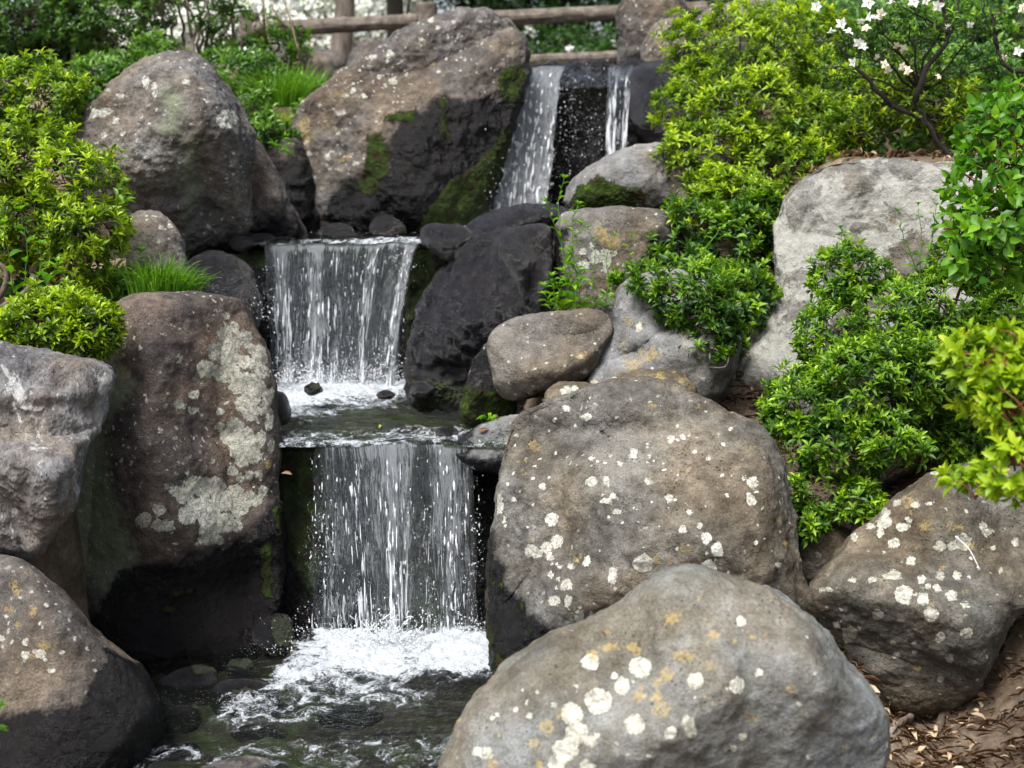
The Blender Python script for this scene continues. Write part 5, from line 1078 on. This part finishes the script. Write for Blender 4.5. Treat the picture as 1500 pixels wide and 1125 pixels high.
# white azalea with open blooms on bare dark branches
def flower_mesh(seed, lvr, tube=True):
    rng = np.random.RandomState(seed); k = 5; az = np.arange(k)*2*math.pi/k+rng.normal(size=k)*.1
    D = np.stack([np.cos(az), np.sin(az), np.full(k, .45)+rng.normal(size=k)*.2], 1); B = np.zeros((k, 3)); U = np.tile([0, 0, 1.0], (k, 1))
    V, Fa, lv = leaf_mesh(B, D, U, np.full(k, .042)*rng.uniform(.85, 1.1, k), np.full(k, .030), rng.uniform(*lvr, k), 1.2)
    V2, T2 = tubes([(np.array([[0,0,-.02],[0,0,0],[a, b, .03]]), [.004, .003, .001]) for a, b in ((.006,.004),(-.005,.006),(0,-.007))], 4)
    o = mesh_np('bloom', np.concatenate([V, V2]), np.concatenate([Fa, T2+len(V)]), M['petal'], attrs={'lv': np.concatenate([lv, np.full(len(V2), .5)])}); return o
wl = [lobe(1240,50,5.5,26,16), lobe(1290,30,5.5,34,18), lobe(1330,25,5.6,40,20), lobe(1385,25,5.6,50,18), lobe(1270,75,5.5,26,14), lobe(1440,40,5.7,45,22)]
wl += [lobe(1220,100,5.7,40,25), lobe(1330,75,5.8,50,30), lobe(1400,100,5.8,50,30), lobe(1470,90,5.8,40,40), lobe(1300,60,5.9,60,30)]
wa = shrub('white_azalea', 'white azalea with open and withered blooms on bare dark branches in the upper right corner', 'azalea', wl, P(1345,135,5.75), M['az_mid'], 80, L=.028, W=.009, dens=330, k=7, twigs=60, gap=-.15, lvr=(.1, .9), rootr=.006, stemmat=M['darkbark'])
rb = np.random.RandomState(4); BL = []
for pts, r0 in (([(1400,238),(1371,203),(1353,171),(1340,150)], .012), ([(1305,155),(1275,122),(1257,99),(1240,80),(1222,62)], .010), ([(1340,150),(1347,123),(1358,99),(1382,72),(1390,43),(1380,10),(1372,-20)], .013), ([(1388,50),(1370,35),(1345,20),(1330,5)], .006),
                ([(1384,60),(1400,30),(1405,-10)], .007), ([(1382,68),(1360,58),(1335,60)], .004), ([(1390,45),(1350,30),(1315,0)], .004), ([(1257,99),(1262,70),(1265,50)], .004), ([(1240,80),(1232,50),(1225,30)], .004), ([(1500,105),(1470,95),(1460,60),(1450,10)], .010), ([(1462,70),(1448,40),(1440,0)], .006), ([(1305,155),(1340,170),(1360,185)], .010)):
    BL.append((curve_pts([P(x, y, 5.62) for x, y in pts], 12, .004, rb), np.linspace(r0, r0*.45, 12)))
V, T = tubes(BL, 7); mesh_np('limbs', V, T, M['darkbark'], wa)
fw = flower_mesh(1, (.75, 1.0)); fb_ = flower_mesh(2, (.0, .45)); first = {0: True, 1: True}
for i, (x, y, b, sc) in enumerate([(1196,10,0,1.1),(1272,5,0,1.3),(1232,35,0,1.2),(1243,48,0,1.1),(1258,62,0,1.1),(1265,70,0,1),(1248,92,0,1),(1282,28,0,1.1),(1338,3,0,1.3),(1375,8,0,1.3),(1422,35,0,.9),(1387,38,0,.7),(1493,75,0,1.1),(1218,44,0,1),(1275,25,0,1),(1358,0,0,1.1),(1262,30,0,.9),(1305,5,0,1),
                                  (1290,20,1,1.1),(1268,42,1,1),(1295,95,1,1),(1322,98,1,.9),(1330,104,1,.9),(1323,70,1,.9),(1472,83,1,.9),(1374,113,1,.8),(1284,83,1,.7),(1300,102,1,.9),(1313,66,1,.8),(1498,12,1,1)]):
    src = fb_ if b else fw; o = src if first[b] else src.copy()
    if not first[b]: COL.objects.link(o)
    first[b] = False; o.parent = wa; p = P(x, y, 5.42+rb.normal()*.05)
    o.location = p-np.array(wa.location); o.scale = (sc*.52,)*3; tc = Vector(norm(CAM-p)+rb.normal(size=3)*.55+np.array([0, 0, .1])); o.rotation_euler = tc.to_track_quat('Z', 'Y').to_euler()
    if b: o['label'] = 'withered brown bloom'

# ------------------------------------------------------------------ log fence
M['log'] = simple_material('weathered_log', [(.05, .041, .033), (.125, .103, .084), (.23, .20, .165)], 16, .9, 1.0, .012)
def log(name, a, b, r, parent, seed):
    a = np.array(a); b = np.array(b); L = np.linalg.norm(b-a); K = max(8, int(L/.02)); S = 40
    t = np.linspace(0, 1, K); d = (b-a)/L; ref = np.array([0, 0, 1.0]) if abs(d[2]) < .9 else np.array([1.0, 0, 0]); u = norm(np.cross(d, ref)); w = np.cross(d, u)
    an = np.arange(S)*2*math.pi/S; A, Tt = np.meshgrid(an, t)
    q = np.stack([np.cos(A.ravel())*3.2, np.sin(A.ravel())*3.2, Tt.ravel()*L*2.2], 1)
    rad = r*(1+.10*ridged(q, 3, seed)-.06)+.004*fbm(q*.6, 2, seed)
    V = (a+d*(Tt.ravel()*L)[:, None]+rad[:, None]*(np.cos(A.ravel())[:, None]*u+np.sin(A.ravel())[:, None]*w))
    i = (np.arange(K-1)[:, None]*S+np.arange(S)[None]).ravel(); j = (np.arange(K-1)[:, None]*S+(np.arange(S)[None]+1) % S).ravel()
    Fq = np.stack([i, j, j+S, i+S], 1); T = np.concatenate([Fq[:, [0, 1, 2]], Fq[:, [0, 2, 3]]]); V = np.concatenate([V, [a-d*.006, b+d*.006]]); k = np.arange(S); k2 = (k+1) % S
    T = np.concatenate([T, np.stack([k2, k, np.full(S, K*S)], 1), np.stack([(K-1)*S+k, (K-1)*S+k2, np.full(S, K*S+1)], 1)])
    return mesh_np(name, V, T, M['log'], parent)
YF = 9.6
fe = empty('log_fence', P(625, 100, YF)); tag(fe, 'rustic bark-textured log fence running behind the top of the cascade', 'fence')
log('post', P(625,110,YF), P(625,4,YF), .066, fe, 1); log('post', P(366,110,YF+.1), P(366,20,YF+.1), .062, fe, 2); log('post', P(958,110,YF), P(958,-20,YF), .066, fe, 7)
log('rail', P(372,43,YF+.05), P(612,31,YF), .047, fe, 3); log('rail', P(638,31,YF), P(946,17,YF), .046, fe, 4); log('rail', P(638,97,YF), P(946,82,YF), .044, fe, 5); log('rail', P(970,16,YF), P(1200,6,YF+.1), .046, fe, 6)

# ------------------------------------------------------------------ litter, roots and twigs on the lower right bank
rl = np.random.RandomState(9)
def litter(name, label, n, box, L, W, mat, curl, seed, lift=.006, stiff=.35, tmpl=8, lvr=(0, 1)):
    r_ = np.random.RandomState(seed); x = r_.uniform(box[0], box[1], n); y = r_.uniform(box[2], box[3], n); z = gzf(x, y)
    B = np.stack([x, y, z+lift+r_.rand(n)*lift*2], 1); az = r_.uniform(0, 6.28, n); D = np.stack([np.cos(az), np.sin(az), r_.normal(size=n)*stiff], 1)
    U = np.array([[0, 0, 1.0]])+r_.normal(size=(n, 3))*stiff
    V, Fa, lv = leaf_mesh(B, D, U, L*r_.uniform(.5, 1.3, n), W*r_.uniform(.6, 1.2, n), r_.uniform(*lvr, n), curl, tmpl); return V, Fa, lv
M['litter'] = leaf_material('dry_leaves', [(.07, .035, .02), (.16, .09, .05), (.30, .19, .11), (.50, .40, .28)], trans=.1, rough=.7, spec=.2, tint=(1, 1, 1))
parts = [litter('', '', 2600, (.45, 2.6, 3.0, 5.2), .022, .009, None, 1.1, 1), litter('', '', 110, (.7, 1.6, 3.1, 4.1),   .045, .019, None, 1.3, 2, lift=.012, lvr=(.6, 1)),
         litter('', '', 12000, (.45, 2.4, 3.0, 5.4), .05, .0016, None, 1, 3, lift=.006, stiff=.25, tmpl=4, lvr=(.1, .7)),
         litter('', '', 3500, (1.0, 3.5, 5.4, 8.5), .05, .016, None, 2.2, 4, lvr=(.1, .9)), litter('', '', 500, (-3, -.9, 4.3, 8.0), .05, .018, None, 2, 5)]
V, Fa, lv = merge(parts)
tag(mesh_np('leaf_litter', V, Fa, M['litter'], attrs={'lv': lv}), 'dry brown leaves and needles scattered over the mulch bank', 'leaf litter', kind='stuff')
M['root'] = simple_material('root_bark', [(.06, .045, .035), (.15, .115, .09), (.26, .21, .17)], 24, .9, 1.0, .006)
def ground_curve(pix, Yc, lift=.01):
    o = []
    for (x, y), Y in zip(pix, Yc):
        p = P(x, y, Y); p[2] = gzf(p[0], p[1])[0]+lift; o.append(p)
    return o
def gray(px, py):      # where the pixel's ray meets the bank
    d = ray(px, py); t = np.linspace(2.8, 7, 240); q = CAM+d*t[:, None]; g = gzf(q[:, 0], q[:, 1]); k = np.argmax(q[:, 2] < g); return q[k] if k else P(px, py, 3.7)
def tuber(name, label, cat, pix, r0, r1, seed, mat, lift=.006, wob=.004):
    rg = np.random.RandomState(seed); c = [gray(x, y)+np.array([0, 0, lift]) for x, y in pix]; cp_ = curve_pts(c, 26, wob, rg)
    V, T = tubes([(cp_, np.linspace(r0, r1, 26)*(1+.15*rg.normal(size=26)))], 10); return tag(mesh_np(name, V, T, mat, origin=cp_[0]), label, cat)
tuber('root', 'thick gnarled root running down from the foot of the olive-brown boulder', 'root', [(1450,955),(1425,985),(1410,1020),(1385,1048),(1372,1080)], .018, .010, 1, M['root'])
tuber('root', 'thinner root curling left beneath the olive-brown boulder', 'root', [(1415,1015),(1370,1030),(1345,1052),(1315,1062),(1300,1082)], .014, .006, 2, M['root'])
tuber('twig', 'dark twig lying on the mulch below the right edge boulder', 'twig', [(1500,1030),(1455,1062),(1420,1078)], .004, .002, 3, M['darkbark'])
tuber('twig', 'dark twig standing against the olive-brown boulder at the right edge', 'twig', [(1490,905),(1475,940),(1462,968)], .005, .003, 4, M['darkbark'], lift=.02)
tuber('root', 'bare root at the top of the olive-brown boulder under the azalea', 'root', [(1275,745),(1310,715),(1345,700),(1400,668)], .016, .012, 5, M['darkbark'], lift=.03)
V, T = tubes([(curve_pts([P(1402,788,3.52), P(1420,805,3.5), P(1434,832,3.47)], 8), .0014), (curve_pts([P(1400,786,3.52), P(1404,790,3.52)], 4), .003), (curve_pts([P(1432,830,3.47), P(1435,835,3.47)], 4), .003)], 5)
MTW = simple_material('white_twig', [(.6, .6, .62), (.75, .76, .8)], 30, .6, .1)
tag(mesh_np('dead_stalk', V, T, MTW), 'thin white stalk lying across the lichens of the olive-brown boulder', 'stalk')
V, T = tubes([(curve_pts([P(-20,470,4.9), P(10,446,4.9), P(35,430,4.9), P(50,410,4.9), P(45,404,4.9)], 16), np.linspace(.014, .008, 16)), (curve_pts([P(-20,380,4.95), P(8,395,4.95), P(5,425,4.95), P(-15,450,4.95)], 14), .010)], 8)
tag(mesh_np('bare_branch', V, T, M['bark'], origin=P(10,430,4.9)), 'bare grey-brown branch bending at the left edge above the mounded azalea', 'branch')
# little floating and stranded leaves
def leaf_thing(label, px, py, Y, L, W, seed, lvv, mat='litter'):
    rg = np.random.RandomState(seed); az = rg.uniform(0, 6.28); V, Fa, lv = leaf_mesh(np.array([P(px, py, Y)]), np.array([[math.cos(az), math.sin(az)*.5, .3]]), np.array([[.1, -.6, .6]]), np.array([L]), np.array([W]), np.array([lvv]), 1.5)
    Vb = V-np.array([0, -.0006, .0008]); V = np.concatenate([V, Vb]); Fa = np.concatenate([Fa, Fa[:, ::-1]+8]); lv = np.concatenate([lv, lv])
    return tag(mesh_np('fallen_leaf', V, Fa, M[mat], attrs={'lv': lv}, origin=P(px, py, Y)), label, 'leaf')
leaf_thing('orange-brown fallen leaf wedged at the water edge by the bottom left boulder', 215, 998, 4.1, .05, .02, 1, .45)
leaf_thing('curled tan leaf on the sloping mulch below the olive-brown boulder', 1290, 1015, 3.5, .06, .022, 2, 1.0)
leaf_thing('rust-coloured leaf stuck to the wet ledge left of the lower waterfall', 428, 695, 4.6, .035, .014, 3, .5)
leaf_thing('brown leaf at the brink of the lower waterfall on the flat grey slab', 700, 632, 4.7, .04, .014, 4, .3)
leaf_thing('yellow leaf floating on the middle pool', 555, 627, 4.68, .022, .010, 5, .7, 'yellow')
